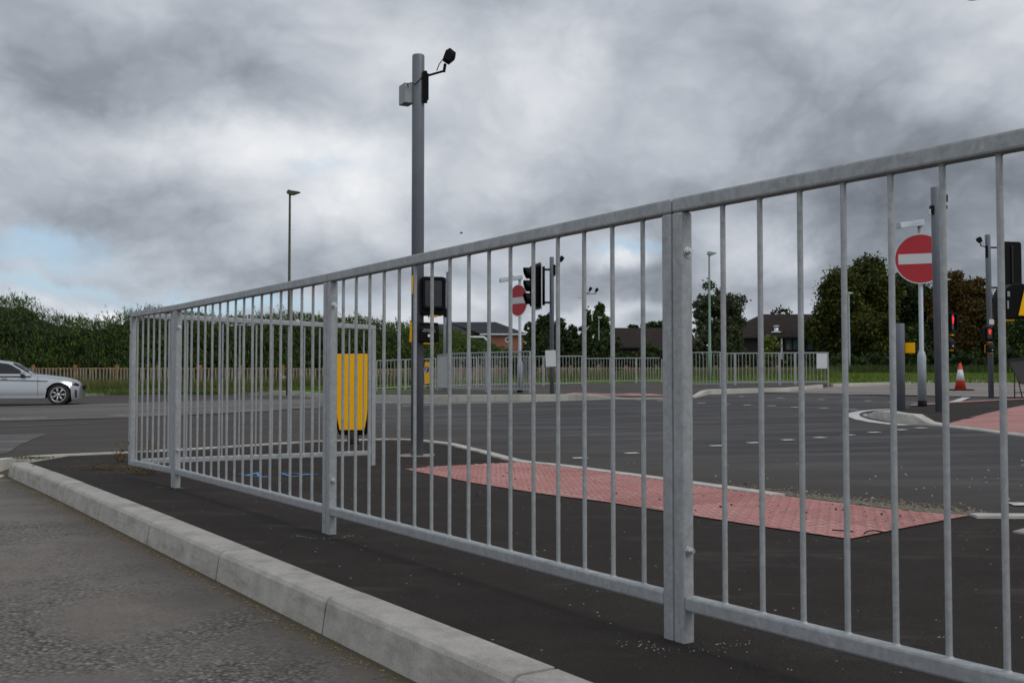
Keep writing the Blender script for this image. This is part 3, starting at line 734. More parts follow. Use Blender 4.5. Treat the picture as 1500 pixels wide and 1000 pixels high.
# ------------------------------------------------------------------ guard rail panels
SEC = 0.033
BAR = MB().tube((0, 0, 0), (0, 0, 1), 0.0058, n=10, cap=False).tube((0, 0, 0), (0, 0, 0.006), 0.0105, 0.0058, n=10, cap=False).tube((0, 0, 0.994), (0, 0, 1), 0.0058, 0.0095, n=10, cap=False)
_bar0 = None
def hexa(mb, x0, x1, z0a, z1a, z0b, z1b, d, yo=0.0):
    y = d / 2
    vs = [(x0, yo - y, z0a), (x1, yo - y, z0b), (x1, yo + y, z0b), (x0, yo + y, z0a), (x0, yo - y, z1a), (x1, yo - y, z1b), (x1, yo + y, z1b), (x0, yo + y, z1a)]
    mb.add(vs, [(0, 3, 2, 1), (4, 5, 6, 7), (0, 1, 5, 4), (1, 2, 6, 5), (2, 3, 7, 6), (3, 0, 4, 7)]); return mb
def panel(A, B, label, group=None, first=None, pitch=None, H=1.0, legs=(1, 1), bolts=False, holes=False, far=False, zA=None, zB=None, near=False, stiles=(1, 1)):
    global _bar0
    A = Vector((A[0], A[1])); B = Vector((B[0], B[1]))
    if near:
        q_ = (B - A).normalized(); q_ = Vector((-q_.y, q_.x)) * SEC / 2; A = A + q_; B = B + q_
    L = (B - A).length - 0.003
    za = g1(A.x, A.y) if zA is None else zA; zb = g1(B.x, B.y) if zB is None else zB
    dz = zb - za; ang = math.atan2(B.y - A.y, B.x - A.x)
    r = empty('guardrail_panel', (A.x, A.y, za), ang, label, 'guardrail', group)
    S = SEC; bv = 0.0 if far else 0.005
    Z = lambda x: dz * x / L
    hexa(MB(), 0, L, H - S, H, H - S + dz, H + dz, S).build('top_rail', M_galv, r, bv)
    b0, b1 = 0.072, 0.072 + S
    hexa(MB(), S, L - S, b0 + Z(S), b1 + Z(S), b0 + Z(L - S), b1 + Z(L - S), S - 0.002).build('bottom_rail', M_galv, r, bv)
    for i, x in enumerate((0, L - S)):
        if not stiles[i]: continue
        lo = -0.06 if legs[i] else b0 + 0.001
        s_ = hexa(MB(), x, x + S, lo + Z(x), H - S - 0.0005 + Z(x), lo + Z(x + S), H - S - 0.0005 + Z(x + S), S).build('stile', M_galv, r, bv)
        if i == 0 and bolts:
            for hz in (0.205, 0.875):
                q = Vector((x + S, 0.0, hz)); mb = MB()
                mb.tube(q, q + Vector((0.0025, 0, 0)), 0.0115, n=16); mb.tube(q + Vector((0.0025, 0, 0)), q + Vector((0.010, 0, 0)), 0.0085, n=6); mb.tube(q + Vector((0.010, 0, 0)), q + Vector((0.015, 0, 0)), 0.005, n=10)
                k = mb.build('bolt', M_bolt, s_)
        if i == 0 and holes:
            for hz in (0.205, 0.875):
                q = Vector((x + S * 0.4, -S / 2, hz)); MB().tube(q + Vector((0, 0.0, 0)), q - Vector((0, 0.0012, 0)), 0.008, n=12).build('bolt_hole', M_hole, s_)
    if pitch is None: pitch = 0.115
    if first is None:
        n = int(round((L - 0.25) / pitch)); n = max(1, n); first = (L - pitch * n) / 2; n += 1
    else: n = int((L - S - first - 0.03) / pitch) + 1
    for k in range(n):
        x = first + k * pitch
        if _bar0 is None: _bar0 = BAR.build('infill_bar', M_galv, r); o = _bar0
        else: o = _bar0.copy(); COL.objects.link(o); o.parent = r
        o.location = (x, 0, b1 + Z(x) - 0.001); o.scale = ((1.6, 1.6) if far else (1, 1)) + (H - S - b1 + 0.002,)
    return r
S1 = pt(987, 935, 2.372); S2 = pt(476.5, 783, 4.026); S3 = pt(253, 715, 5.73); S4 = pt(187, 699, 6.356)
d1 = Vector((0.571, -0.821)); S0 = (S1.x + d1.x * 2.0, S1.y + d1.y * 2.0)
GR = 'guardrail panels along the near footway'
zf = lambda p: g1(p[0], p[1])
panel((S1.x, S1.y), S0, 'tall galvanised guardrail panel nearest the camera, running out of the right edge', GR, first=0.1425, pitch=0.1053, bolts=True, near=True)
panel((S2.x, S2.y), (S1.x, S1.y), 'galvanised guardrail panel in the middle, in front of the tall grey camera pole', GR, first=0.119, pitch=0.1157, bolts=True, near=True)
panel((S3.x, S3.y), (S2.x, S2.y), 'galvanised guardrail panel second from the left end, above the blue spray marks', GR, first=0.145, pitch=0.1155, bolts=True, near=True)
panel((S4.x, S4.y), (S3.x, S3.y), 'short galvanised guardrail panel at the left end with empty bolt holes, weeds at its foot', GR, legs=(0, 1), holes=True, first=0.105, pitch=0.098, near=True)
e5 = pt(549, 680, 7.5); st5 = (S4.x + 0.03, S4.y + 0.05)
panel(st5, (e5.x, e5.y), 'galvanised guardrail panel turned back behind the fence, ending beside the yellow bollard', GR, legs=(0, 1), first=0.2, pitch=0.118, stiles=(0, 1))

# far guardrails; px, depth of both ends
GF = 'guardrail panels across the junction'
def fp(p0, Y0, p1, Y1, label, n=1):
    A_, B_ = on(p0, Y0), on(p1, Y1)
    panel((A_.x, A_.y), (B_.x, B_.y), label, GF, far=True, zA=g1(A_.x, A_.y) + UP, zB=g1(B_.x, B_.y) + UP)
fp(551, 34.0, 594, 34.2, 'distant galvanised panel just left of the tall grey pole, on the verge')
fp(594, 34.2, 639, 34.4, 'distant galvanised panel behind the small yellow bollard')
fp(641, 29.4, 656, 27.5, 'distant galvanised panel seen nearly edge on at the left end of the fenced pen')
fp(656, 27.5, 712, 26.0, 'distant galvanised panel at the front left of the fenced pen')
fp(712, 26.0, 777, 24.6, 'distant galvanised panel standing in front of the small no entry sign')
fp(655, 34.2, 699, 34.5, 'distant galvanised panel at the back of the pen, behind its front left panel')
fp(700, 34.5, 748, 34.5, 'distant galvanised back row panel left of the small no entry sign')
fp(748, 34.5, 796, 34.5, 'distant back row panel between the small no entry sign and the signal pole')
fp(796, 34.5, 853, 35.0, 'distant galvanised back row panel behind the signal pole carrying the white notice')
fp(858, 41.0, 894, 41.0, 'low distant galvanised panel just right of the twin camera pole')
fp(894, 41.0, 932, 41.3, 'low distant galvanised panel in the middle between the twin camera pole and the near post')
fp(932, 41.3, 970, 41.6, 'low distant galvanised panel next to the near fence post, with a weed at its foot')
fp(1000, 30.2, 1056, 29.4, 'distant galvanised panel in front of the pale green lamp column')
fp(1060, 32.2, 1077, 32.2, 'very short distant guardrail panel just right of the pale green lamp')
fp(1077, 32.2, 1142, 32.2, 'distant galvanised panel below the brown roofed building')
fp(1142, 32.2, 1165, 32.2, 'narrow distant galvanised panel below the glazed end of the building')
fp(1165, 32.2, 1214, 32.2, 'distant galvanised end panel with a pale board fixed to it')

# ------------------------------------------------------------------ signal equipment
def text_mesh(name, body, size, mat, M, parent, depth=0.001):
    cu = bpy.data.curves.new('lettering', 'FONT'); cu.body = body; cu.size = size; cu.align_x = 'CENTER'; cu.align_y = 'CENTER'; cu.extrude = depth
    tmp = bpy.data.objects.new('lettering', cu); COL.objects.link(tmp)
    dg = bpy.context.evaluated_depsgraph_get(); me = bpy.data.meshes.new_from_object(tmp.evaluated_get(dg))
    bpy.data.objects.remove(tmp); bpy.data.curves.remove(cu)
    me.materials.clear(); me.materials.append(mat)
    o = bpy.data.objects.new(name, me); COL.objects.link(o); o.parent = parent; o.matrix_local = M
    return o
def placed(o, loc, rz): o.location = loc; o.rotation_euler = (0, 0, rz); return o
def display_unit(parent, loc, rz, lit=False, stripe=1):
    """pedestrian display: black hooded box, front towards local -Y"""
    mb = MB(); W, H, D_ = 0.205, 0.315, 0.115
    mb.prism(rbox(W, H, 0.03), D_, Matrix.Translation((0, D_ / 2, 0)) @ FRONT)
    o = placed(mb.build('display_unit', M_black, parent, 0.004), loc, rz)
    fr = MB(); o_, i_ = rbox(W * 0.86, H * 0.80, 0.02), rbox(W * 0.72, H * 0.68, 0.012); n = len(o_)
    vs = [(x, -D_ / 2 - 0.001, z + 0.02) for x, z in o_] + [(x, -D_ / 2 - 0.03, z + 0.02) for x, z in o_] + [(x, -D_ / 2 - 0.03, z + 0.02) for x, z in i_] + [(x, -D_ / 2 - 0.001, z + 0.02) for x, z in i_]
    fs = [(k * n + i, k * n + (i + 1) % n, (k + 1) * n + (i + 1) % n, (k + 1) * n + i) for k in range(3) for i in range(n)]
    fr.add(vs, fs).build('hood', M_black, o)
    MB().prism(i_, 0.002, Matrix.Translation((0, -D_ / 2 - 0.001, 0.02)) @ FRONT).build('window', M_dark, o)
    y = -D_ / 2 - 0.004
    if lit:
        man = MB(); T = Matrix.Translation((0, y, 0.055)) @ FRONT
        man.prism([(0.011 * math.cos(a * math.pi / 6), 0.052 + 0.011 * math.sin(a * math.pi / 6)) for a in range(12)], 0.002, T)
        man.prism([(-0.028, 0.036), (0.028, 0.036), (0.032, -0.005), (0.020, -0.005), (0.016, -0.055), (-0.016, -0.055), (-0.020, -0.005), (-0.032, -0.005)], 0.002, T)
        man.build('red_man', M_redlit, o)
    else:
        MB().prism([(-0.045, 0.01), (0.03, 0.02), (0.035, 0.012), (-0.04, -0.004)], 0.001, Matrix.Translation((0, y, 0.06)) @ FRONT).build('unlit_symbol', M_dimred, o)
    MB().box((0, -0.02, -H / 2 - 0.007), (0.07, 0.07, 0.012)).build('base_strip', M_yellow, o)
    for h in (-H / 2 + 0.05, H / 2 - 0.05): MB().box((0, D_ / 2 + 0.02, h), (0.035, 0.045, 0.02)).build('bracket', M_black, o)
    MB().box((-W / 2 * stripe - 0.002 * stripe, D_ / 2 + 0.010, -0.01), (0.010, 0.02, H * 0.92)).build('side_strip', M_yellow, o)
    return o
def button_unit(parent, loc, rz, text=True):
    mb = MB(); W, H, D_ = 0.165, 0.165, 0.12
    prof = [(-D_ / 2, -H / 2), (D_ / 2, -H / 2), (D_ / 2, H / 2 - 0.01), (0.02, H / 2), (-0.02, H / 2 - 0.004), (-D_ / 2 + 0.012, H / 2 - 0.03), (-D_ / 2, H / 2 - 0.06)]
    T = Matrix(((0, 0, 1, -W / 2), (1, 0, 0, 0), (0, 1, 0, 0), (0, 0, 0, 1)))
    mb.prism(prof, W, T)
    o = placed(mb.build('button_unit', M_black, parent, 0.012, 3), loc, rz)
    MB().prism([(0.013 * math.cos(a * math.pi / 8), 0.013 * math.sin(a * math.pi / 8)) for a in range(16)], 0.008, Matrix.Translation((0, -D_ / 2 + 0.001, -0.028)) @ FRONT).build('button', M_white, o, 0.002)
    if text:
        for k, s_ in enumerate(('PUSH BUTTON', 'WAIT FOR SIGNAL')):
            text_mesh('lettering', s_, 0.013, M_white, Matrix.Translation((0, -D_ / 2 - 0.001, 0.022 - 0.015 * k)) @ Matrix.Rotation(math.pi / 2, 4, 'X'), o)
    MB().box((0, -0.01, -H / 2 - 0.006), (0.085, 0.07, 0.011)).build('base_strip', M_yellow, o)
    MB().box((0, D_ / 2 + 0.006, 0), (W * 0.98, 0.011, H * 1.02)).build('back_plate', M_yellow, o, 0.003)
    return o
def camera_arm(parent, z, side, length, r=0.012, rise=0.06, head=0.11, name='detector_camera', box=True, rp=0.05):
    s_ = side; mb = MB()
    a = Vector((s_ * (rp + 0.01), -0.03, z)); e = Vector((s_ * (rp + length), -0.06, z + rise))
    mb.tube(a, e, r, n=8).tube(e - Vector((0, 0, r)), e + Vector((s_ * .01, 0, 0.06)), r * 1.3, n=8)
    mb.box((s_ * (rp + 0.008), -0.03, z - 0.09), (0.035, 0.05, 0.26)); mb.box((s_ * (rp + 0.028), -0.04, z - 0.09), (0.02, 0.02, 0.22))
    arm = mb.build('camera_arm', M_black, parent, 0.003)
    c = e + Vector((s_ * 0.045, -0.02, 0.06 + head * 0.75))
    T = Matrix.Translation(c) @ Matrix.Rotation(R(32) * s_, 4, 'Y') @ Matrix.Rotation(R(-12), 4, 'X')
    q = MB(); k = head
    q.add([(-k * .42, -k * .45, -k * .75), (k * .42, -k * .45, -k * .75), (k * .42, k * .45, -k * .75), (-k * .42, k * .45, -k * .75),
           (-k * .62, -k * .60, k * .20), (k * .62, -k * .60, k * .20), (k * .62, k * .60, k * .20), (-k * .62, k * .60, k * .20),
           (-k * .40, -k * .55, k * .75), (k * .50, -k * .55, k * .62), (k * .50, k * .55, k * .62), (-k * .40, k * .55, k * .75)],
          [(0, 3, 2, 1), (0, 1, 5, 4), (1, 2, 6, 5), (2, 3, 7, 6), (3, 0, 4, 7), (4, 5, 9, 8), (5, 6, 10, 9), (6, 7, 11, 10), (7, 4, 8, 11), (8, 9, 10, 11)], T)
    q.build('camera_head', M_black, arm, 0.006)
    MB().path([e + Vector((-s_ * 0.06, 0, 0.0)), e + Vector((-s_ * 0.04, -0.01, 0.05)), c + Vector((-s_ * 0.05, -0.03, -0.03))], 0.004, 6).build('cable', M_black, arm)
    return arm
def vehicle_signal(parent, loc, rz, s=1.0, lit=None):
    """three aspect head facing local -Y, centre at loc"""
    mb = MB(); mb.prism(rbox(0.31 * s, 0.98 * s, 0.05 * s), 0.17 * s, Matrix.Translation((0, 0.05 * s, 0)) @ FRONT)
    o = placed(mb.build('signal_head', M_black, parent, 0.006), loc, rz)
    mb = MB(); mb.prism(rbox(0.52 * s, 1.10 * s, 0.06 * s), 0.012, Matrix.Translation((0, 0.062 * s, 0)) @ FRONT); mb.build('backing_board', M_black, o)
    a, b_ = rbox(0.56 * s, 1.14 * s, 0.07 * s), rbox(0.52 * s, 1.10 * s, 0.06 * s); n = len(a)
    vs = [(x, 0.045 * s, z) for x, z in a] + [(x, 0.045 * s, z) for x, z in b_] + [(x, 0.065 * s, z) for x, z in b_] + [(x, 0.065 * s, z) for x, z in a]
    MB().add(vs, [((k % 4) * n + i, (k % 4) * n + (i + 1) % n, ((k + 1) % 4) * n + (i + 1) % n, ((k + 1) % 4) * n + i) for k in range(4) for i in range(n)]).build('board_edge', M_whsign, o)
    for k, zz in enumerate((0.31, 0.0, -0.31)):
        zz *= s; hood = MB(); N = 18; r = 0.138 * s; vs, fs = [], []
        for i in range(N + 1):
            t_ = R(-70) + (R(320)) * i / N
            L_ = 0.20 * s * (0.78 + 0.22 * math.sin(t_))
            for rr_ in (r, r - 0.004):
                vs += [(rr_ * math.cos(t_), -0.115 * s, zz + rr_ * math.sin(t_)), (rr_ * math.cos(t_), -0.115 * s - L_, zz + rr_ * math.sin(t_))]
        for i in range(N):
            a_ = i * 4; c_ = a_ + 4
            fs += [(a_, c_, c_ + 1, a_ + 1), (a_ + 2, a_ + 3, c_ + 3, c_ + 2), (a_ + 1, c_ + 1, c_ + 3, a_ + 3)]
        hood.add(vs, fs, smooth=False).build('hood', M_black, o, fix=False)
        MB().prism([(0.1 * s * math.cos(q * math.pi / 10), 0.1 * s * math.sin(q * math.pi / 10)) for q in range(20)], 0.01 * s, Matrix.Translation((0, -0.121 * s, zz)) @ FRONT).build('lens', M_dimred if k == 0 else M_dark, o)
    return o
def round_pole(parent, h, r=0.052, mat=None, cap=True, name='pole'):
    return MB().lathe([(r, -0.1), (r, h - 0.012), (r * 0.93, h)], 24).build(name, mat or M_pole, parent)

# main grey pole with camera, box and pedestrian units
Pm = at(611, 667); YM = Pm.y; pm = F / YM
hM = (667 - 77) / pm; zM = lambda y: (667 - y) / pm
sp = empty('signal_pole', Pm, 0, 'tall dark grey signal pole with camera arm and grey box on a pale slab', 'signal pole')
round_pole(sp, hM, 0.0515)
MB().prism(rbox(0.28, 0.30, 0.06, 3), 0.008, Matrix.Translation((0.0, 0, -0.004))).build('base_slab', M_conc, sp)
camera_arm(sp, zM(110), 1, 0.165, r=0.010, rise=0.035, head=0.072, rp=0.0515)
bx = MB().box((-0.10, 0.02, zM(135)), (0.085, 0.13, 0.165), rz=R(28)).build('junction_box', M_box, sp, 0.005)
MB().box((-0.06, 0.01, zM(135)), (0.05, 0.05, 0.12)).build('mounting_bracket', M_black, bx)
MB().path([(-0.075, -0.075, zM(128)), (-0.082, -0.08, zM(124)), (-0.05, -0.07, zM(121.5)), (-0.02, -0.064, zM(124)), (0.03, -0.06, zM(114)), (0.055, -0.045, zM(110))], 0.004, 6).build('cable', M_black, sp)
display_unit(sp, (0.125, -0.045, zM(435)), R(14), stripe=1)
button_unit(sp, (0.095, -0.07, zM(488)), R(10))
MB().box((0.205, 0.05, zM(434)), (0.045, 0.06, 0.31), rz=R(10)).build('side_unit', M_black, sp, 0.006)
MB().box((-0.038, -0.048, zM(418)), (0.009, 0.012, 0.15)).build('yellow_strip', M_yellow, sp)
u = button_unit(sp, (0.02, 0.125, zM(487)), R(172), text=False)
MB().box((-0.0505, -0.004, zM(487)), (0.022, 0.05, 0.165), rz=R(8), ry=R(4)).build('yellow_strip', M_yellow, sp, 0.003)

# yellow bollard seen from behind
bq = at(517, 650); pmb = F / bq.y
def bollard_shape(name, loc, rz, wd, h, label, sign=False):
    r = empty(name, loc, rz, label, 'bollard')
    z0 = h * 0.12
    def pan(w_, z_a, z_b, tb, tt, d, M=None):
        prof = []; n = 14
        for i in range(n + 1):
            z = z_a + (z_b - z_a) * i / n; f = min(1, (z - z_a) / 0.22); hw = w_ / 2 * (tb + (1 - tb) * math.sin(f * math.pi / 2))
            prof.append((hw, z))
        pol = [(x, z) for x, z in prof] + [(-x, z) for x, z in prof[::-1]]
        return MB().prism(pol, d, Matrix.Translation((0, d / 2, 0)) @ FRONT)
    pan(wd * 1.08, z0 - 0.02, h, 0.74, 1, 0.07).build('body', M_black, r, 0.012)
    f = pan(wd * 0.92, z0 + 0.03, h - 0.012, 0.80, 1, 0.02)
    o = f.build('front_shell', M_yellow, r, 0.006); o.location = (0, -0.045, 0)
    o2 = copy_tree(o, r); o2.location = (0, 0.046, 0)
    MB().lathe([(0.055, -0.03), (0.055, z0 + 0.02)], 16).build('foot', M_rubber, r)
    return r, wd, h
bh = (650 - 517) / pmb
yb, _, _ = bollard_shape('keep_left_bollard', bq, R(-6), 0.33, bh, 'wide yellow bollard with black edge standing behind the return of the fence')
# second narrower shell on its left side
sd_ = MB().prism([(-0.035, 0.16), (0.025, 0.12), (0.035, 0.14), (0.035, bh - 0.03), (-0.035, bh - 0.03)], 0.20, Matrix.Translation((0, 0.10, 0)) @ FRONT).build('side_shell', M_yellow, yb, 0.008)
sd_.location = (-0.225, 0.0, 0)
MB().box((-0.225, -0.101, (bh + 0.12) / 2 - 0.05), (0.075, 0.004, 0.012)).build('shell_joint', M_black, yb)
b2 = at(627, 568, UP); h2 = (568 - 530) / (F / b2.y)
yb2, _, _ = bollard_shape('keep_left_bollard', b2, R(-38), 0.27, h2, 'small distant yellow bollard with a blue arrow disc, beside the tall grey pole')
rd = 0.105
dsc = MB().prism([(rd * math.cos(a * math.pi / 12), rd * math.sin(a * math.pi / 12)) for a in range(24)], 0.006, Matrix.Translation((0, -0.068, h2 * 0.72)) @ FRONT).build('blue_disc', M_bluesign, yb2)
MB().prism([(-0.065, -0.065), (0.005, -0.05), (-0.02, -0.03), (0.055, 0.045), (0.035, 0.062), (-0.038, -0.012), (-0.055, 0.01)], 0.003, Matrix.Translation((0, -0.0745, h2 * 0.72)) @ FRONT).build('arrow', M_whsign, dsc)

# distant signal pole with a vehicle head and a white notice
q = at(808.5, 577, UP); k = F / q.y; Z = lambda y: (577 - y) / k
sp2 = empty('signal_pole', q, 0, 'distant grey signal pole with side facing traffic light and a white notice', 'signal pole')
round_pole(sp2, Z(376), 0.05)
vehicle_signal(sp2, ((785.5 - 808.5) / k, -0.02, Z(419)), R(-74), 0.94)
for y in (394.5, 443): MB().tube(((792 - 808.5) / k, -0.01, Z(y)), (-0.04, 0, Z(y)), 0.024, n=8).tube(((789 - 808.5) / k - .12, -0.01, Z(y)), ((792 - 808.5) / k, 0, Z(y)), 0.014, n=8).build('bracket', M_black, sp2)
MB().tube(((796.5 - 808.5) / k, -0.01, Z(390)), ((796.5 - 808.5) / k, -0.01, Z(447)), 0.032, n=10).build('bracket_tube', M_black, sp2)
camera_arm(sp2, Z(390), 1, 0.12, r=0.010, rise=0.04, head=0.085)
MB().box((-0.03, -0.065, Z(525)), (15.2 / k, 0.006, 24 / k), ry=R(-2)).build('notice', M_whsign, sp2)

# other distant poles
def far_pole(px, pb, ptop, label, cam_side=0, lift=UP, cam_y=None, head=0.09, unit=None):
    q = at(px, pb, lift); k = F / q.y
    r = empty('signal_pole', q, 0, label, 'signal pole'); round_pole(r, (pb - ptop) / k, 0.045)
    if cam_side: camera_arm(r, (pb - (cam_y or ptop + 10)) / k, cam_side, 0.16, r=0.011, rise=0.03, head=head, rp=0.045)
    return r, k
r_, k = far_pole(655.5, 571, 398, 'distant grey signal pole right of the tall pole, with a small blue disc', 0)
MB().prism([(0.15 * math.cos(a * math.pi / 12), 0.15 * math.sin(a * math.pi / 12)) for a in range(24)], 0.01, Matrix.Translation((0.06, -0.07, (571 - 475) / k)) @ Matrix.Rotation(R(-55), 4, 'Z') @ FRONT).build('blue_disc', M_bluesign, r_)
MB().box((-0.08, -0.03, (571 - 458) / k), (0.08, 0.09, 0.25)).build('side_unit', M_black, r_)
MB().tube((-0.3, 0, (571 - 412) / k), (0, 0, (571 - 412) / k), 0.02, n=6).tube((-0.3, 0, (571 - 458) / k), (0, 0, (571 - 458) / k), 0.02, n=6).build('bracket', M_black, r_)
q = at(651, 570, UP); k = F / q.y
sg = empty('sign_post', q, 0, 'thin plain grey post just right of the tall pole, behind the pen corner', 'post'); MB().lathe([(0.038, -0.1), (0.038, (570 - 451) / k)], 14).build('post', M_pole, sg)
MB().lathe([(0.042, (570 - 451) / k), (0.030, (570 - 449) / k)], 14).build('cap', M_postgrey, sg)
r_, k = far_pole(854.5, 563.5, 420, 'distant grey pole with a small white box and two cameras, right of centre', 1, cam_y=430)
MB().box((-0.13, -0.03, (563.5 - 433) / k), (0.12, 0.12, 0.16)).build('junction_box', M_white, r_)
camera_arm(r_, (563.5 - 431) / k, 1, 0.38, r=0.011, rise=0.02, head=0.09, rp=0.045)
r_, k = far_pole(974.5, 562, 507, 'short distant grey post with a black unit, hidden beside the near fence post', 0)
MB().box((-0.10, -0.03, (562 - 522) / k), (0.16, 0.14, 0.16)).build('button_unit', M_black, r_, 0.01)

# island poles on the right
q = at(1377, 602); k = F / q.y; Z = lambda y: (602 - y) / k
sp3 = empty('signal_pole', q, 0, 'grey signal pole on the island right beside the large no entry sign', 'signal pole')
o = round_pole(sp3, Z(273), 0.062); o.rotation_euler = (0, R(-0.5), 0)
display_unit(sp3, (0.135, -0.02, Z(474)), R(40), lit=True, stripe=-1)
button_unit(sp3, (0.13, -0.02, Z(504)), R(40), text=False)
MB().box((0.03, -0.075, Z(477)), (0.022, 0.02, 0.42)).build('yellow_strip', M_yellow, sp3)
MB().box((-0.09, -0.03, Z(307)), (0.05, 0.06, 0.12)).box((0.11, -0.02, Z(290)), (0.05, 0.06, 0.10)).box((0.11, -0.02, Z(303)), (0.04, 0.05, 0.05)).build('bracket', M_black, sp3)
MB().box((-0.115, -0.03, Z(310)), (0.03, 0.06, 0.07)).build('junction_box', M_white, sp3)
q = at(1320, 594.5, .09); k = F / q.y; Z = lambda y: (594.5 - y) / k
sp4 = empty('button_post', q, 0, 'short dark grey post with yellow backed push button, left of the large no entry sign', 'post')
round_pole(sp4, Z(474), 0.058)
button_unit(sp4, (0.155, -0.0, Z(509.5)), R(140), text=False).scale = (0.85, 0.85, 0.85)
q = at(1452, 582); k = F / q.y; Z = lambda y: (582 - y) / k
sp5 = empty('signal_pole', q, 0, 'grey signal pole at right with a lit red man and small camera on its left', 'signal pole')
o = round_pole(sp5, Z(343), 0.055); o.rotation_euler = (0, R(-0.4), 0)
du = display_unit(sp5, (-0.09, -0.10, Z(490)), R(10), lit=True, stripe=-1)
button_unit(sp5, (-0.06, -0.12, Z(511)), R(18), text=False)
camera_arm(sp5, Z(362), -1, 0.14, r=0.011, rise=0.03, head=0.08)
MB().box((-0.0, -0.07, Z(471.5)), (0.10, 0.008, 0.11)).build('number_plate', M_whsign, sp5)
vs5 = vehicle_signal(sp5, ((1483.5 - 1452) / k, 0.02, Z(387)), R(193), 0.84)
for c_ in vs5.children:
    if c_.name.startswith('board_edge'): c_.data.materials[0] = M_black
MB().box((0, 0.073, 0), (0.035, 0.012, 0.80)).build('back_rib', M_rubber, vs5, 0.003)
for y in (362, 421): MB().tube((0, 0, Z(y)), (0.30, 0.02, Z(y)), 0.018, n=8).build('bracket', M_black, sp5)
# near pole just outside the frame on the right, its units reach into view
YN = 6.0; xn = (1531 - 750) / F * YN; zn = g1(xn, YN); k = F / YN; Zn = lambda y: CH + (HZ - y) / k - zn
sp6 = empty('signal_pole', (xn, YN, zn), 0, 'near signal pole at the right edge with black and yellow units in view', 'signal pole')
round_pole(sp6, 3.6, 0.0515)
bz = Zn(443); b6 = MB().prism([(-.062, -.10), (.055, -.10), (.055, .098), (.02, .102), (-.015, .096), (-.042, .080), (-.058, .052), (-.062, .02)], .15, Matrix.Translation((-0.222, 0.03, bz)) @ FRONT).build('button_unit', M_black, sp6, 0.008, 3)
MB().prism([(.012, -.082), (.075, -.085), (.075, .075), (.048, .065)], .006, Matrix.Translation((-0.222, -0.121, bz)) @ FRONT).build('yellow_panel', M_yellow, b6, 0.002)
MB().box((-.245, -.06, bz - .106), (.05, .08, .010)).build('base_strip', M_yellow, b6)
MB().box((-.262, -.122, bz + .04), (.014, .004, .030)).build('hinge', M_box, b6); MB().box((-.266, -.122, bz - .02), (.008, .004, .045)).build('hinge', M_box, b6)
v6 = vehicle_signal(sp6, (-0.17, -0.0, Zn(-150)), R(-20), 0.92)
for c_ in v6.children:
    if c_.name.startswith('board_edge'): c_.data.materials[0] = M_black

# no entry signs
def no_entry(px, pb, cy, dia_px, top, label, yaw, lift, lamp_len, fat_top, pmk=None, roll=0.0, lampyaw=0.0):
    q = at(px, pb, lift); k = F / q.y; Z = lambda y: (pb - y) / k
    r = empty('no_entry_sign', q, 0, label, 'road sign')
    rt = 0.036; rf = 0.068
    MB().lathe([(rf, 0.06), (rf, Z(fat_top) - 0.03), (rt * 1.5, Z(fat_top) + 0.03), (rt, Z(fat_top) + 0.06), (rt, Z(top) - 0.05)], 20).build('post', M_postgrey, r)
    MB().lathe([(rf * 1.06, -0.08), (rf * 1.06, 0.065)], 20).build('base_band', M_black, r)
    d_ = dia_px / k / 2; T = Matrix.Rotation(yaw, 4, 'Z') @ Matrix.Translation((0, -0.05, Z(cy))) @ Matrix.Rotation(roll, 4, 'Y') @ FRONT
    circ = lambda rr: [(rr * math.cos(a * math.pi / 24), rr * math.sin(a * math.pi / 24)) for a in range(48)]
    pl_ = MB().prism(circ(d_), 0.006, T).build('sign_plate', M_whsign, r)
    MB().prism(circ(d_ * 0.955), 0.0025, T @ Matrix.Translation((0, 0, 0.0058))).build('red_face', M_redsign, pl_)
    MB().prism(rbox(d_ * 1.68, d_ * 0.40, 0.004, 1), 0.002, T @ Matrix.Translation((0, 0, 0.0090))).build('white_bar', M_whsign, pl_)
    MB().box((0, -0.02, Z(cy) + d_ * 0.5), (0.09, 0.05, 0.03), M=Matrix.Rotation(yaw, 4, 'Z')).box((0, -0.02, Z(cy) - d_ * 0.5), (0.09, 0.05, 0.03), M=Matrix.Rotation(yaw, 4, 'Z')).build('clamp', M_postgrey, r)
    T = Matrix.Rotation(yaw + lampyaw, 4, 'Z') @ Matrix.Rotation(-math.pi / 2, 4, 'Z')
    # lantern reaches out in front of the sign (local +X after T)
    zt = Z(top); lm = MB()
    lm.tube((0, 0, zt - 0.12), (0, 0, zt - 0.01), rt * 0.7, n=12)
    lm.add([(-0.07, -0.06, zt - 0.06), (lamp_len, -0.07, zt - 0.15), (lamp_len, 0.07, zt - 0.15), (-0.07, 0.06, zt - 0.06), (-0.05, -0.045, zt + 0.04), (lamp_len, -0.04, zt - 0.05), (lamp_len, 0.04, zt - 0.05), (-0.05, 0.045, zt + 0.04)],
           [(0, 3, 2, 1), (4, 5, 6, 7), (0, 1, 5, 4), (1, 2, 6, 5), (2, 3, 7, 6), (3, 0, 4, 7)], T)
    lt = lm.build('sign_lamp', M_postgrey, r, 0.006)
    MB().tube(T @ Vector((lamp_len * .35, 0, zt)), T @ Vector((lamp_len * .35, 0, zt + 0.03)), 0.02, n=8).build('photocell', M_postgrey, lt)
    return r
no_entry(1351, 592.5, 379, 74, 324, 'large no entry sign on the right island, on a pale grey post with lamp', R(-14), 0.02, 0.50, 519, roll=R(-1), lampyaw=R(-48))
no_entry(761.5, 575, 440, 46.5, 405, 'small distant no entry sign turned to the left, behind the traffic light', R(-54), UP, 0.50, 531, lampyaw=R(-20))

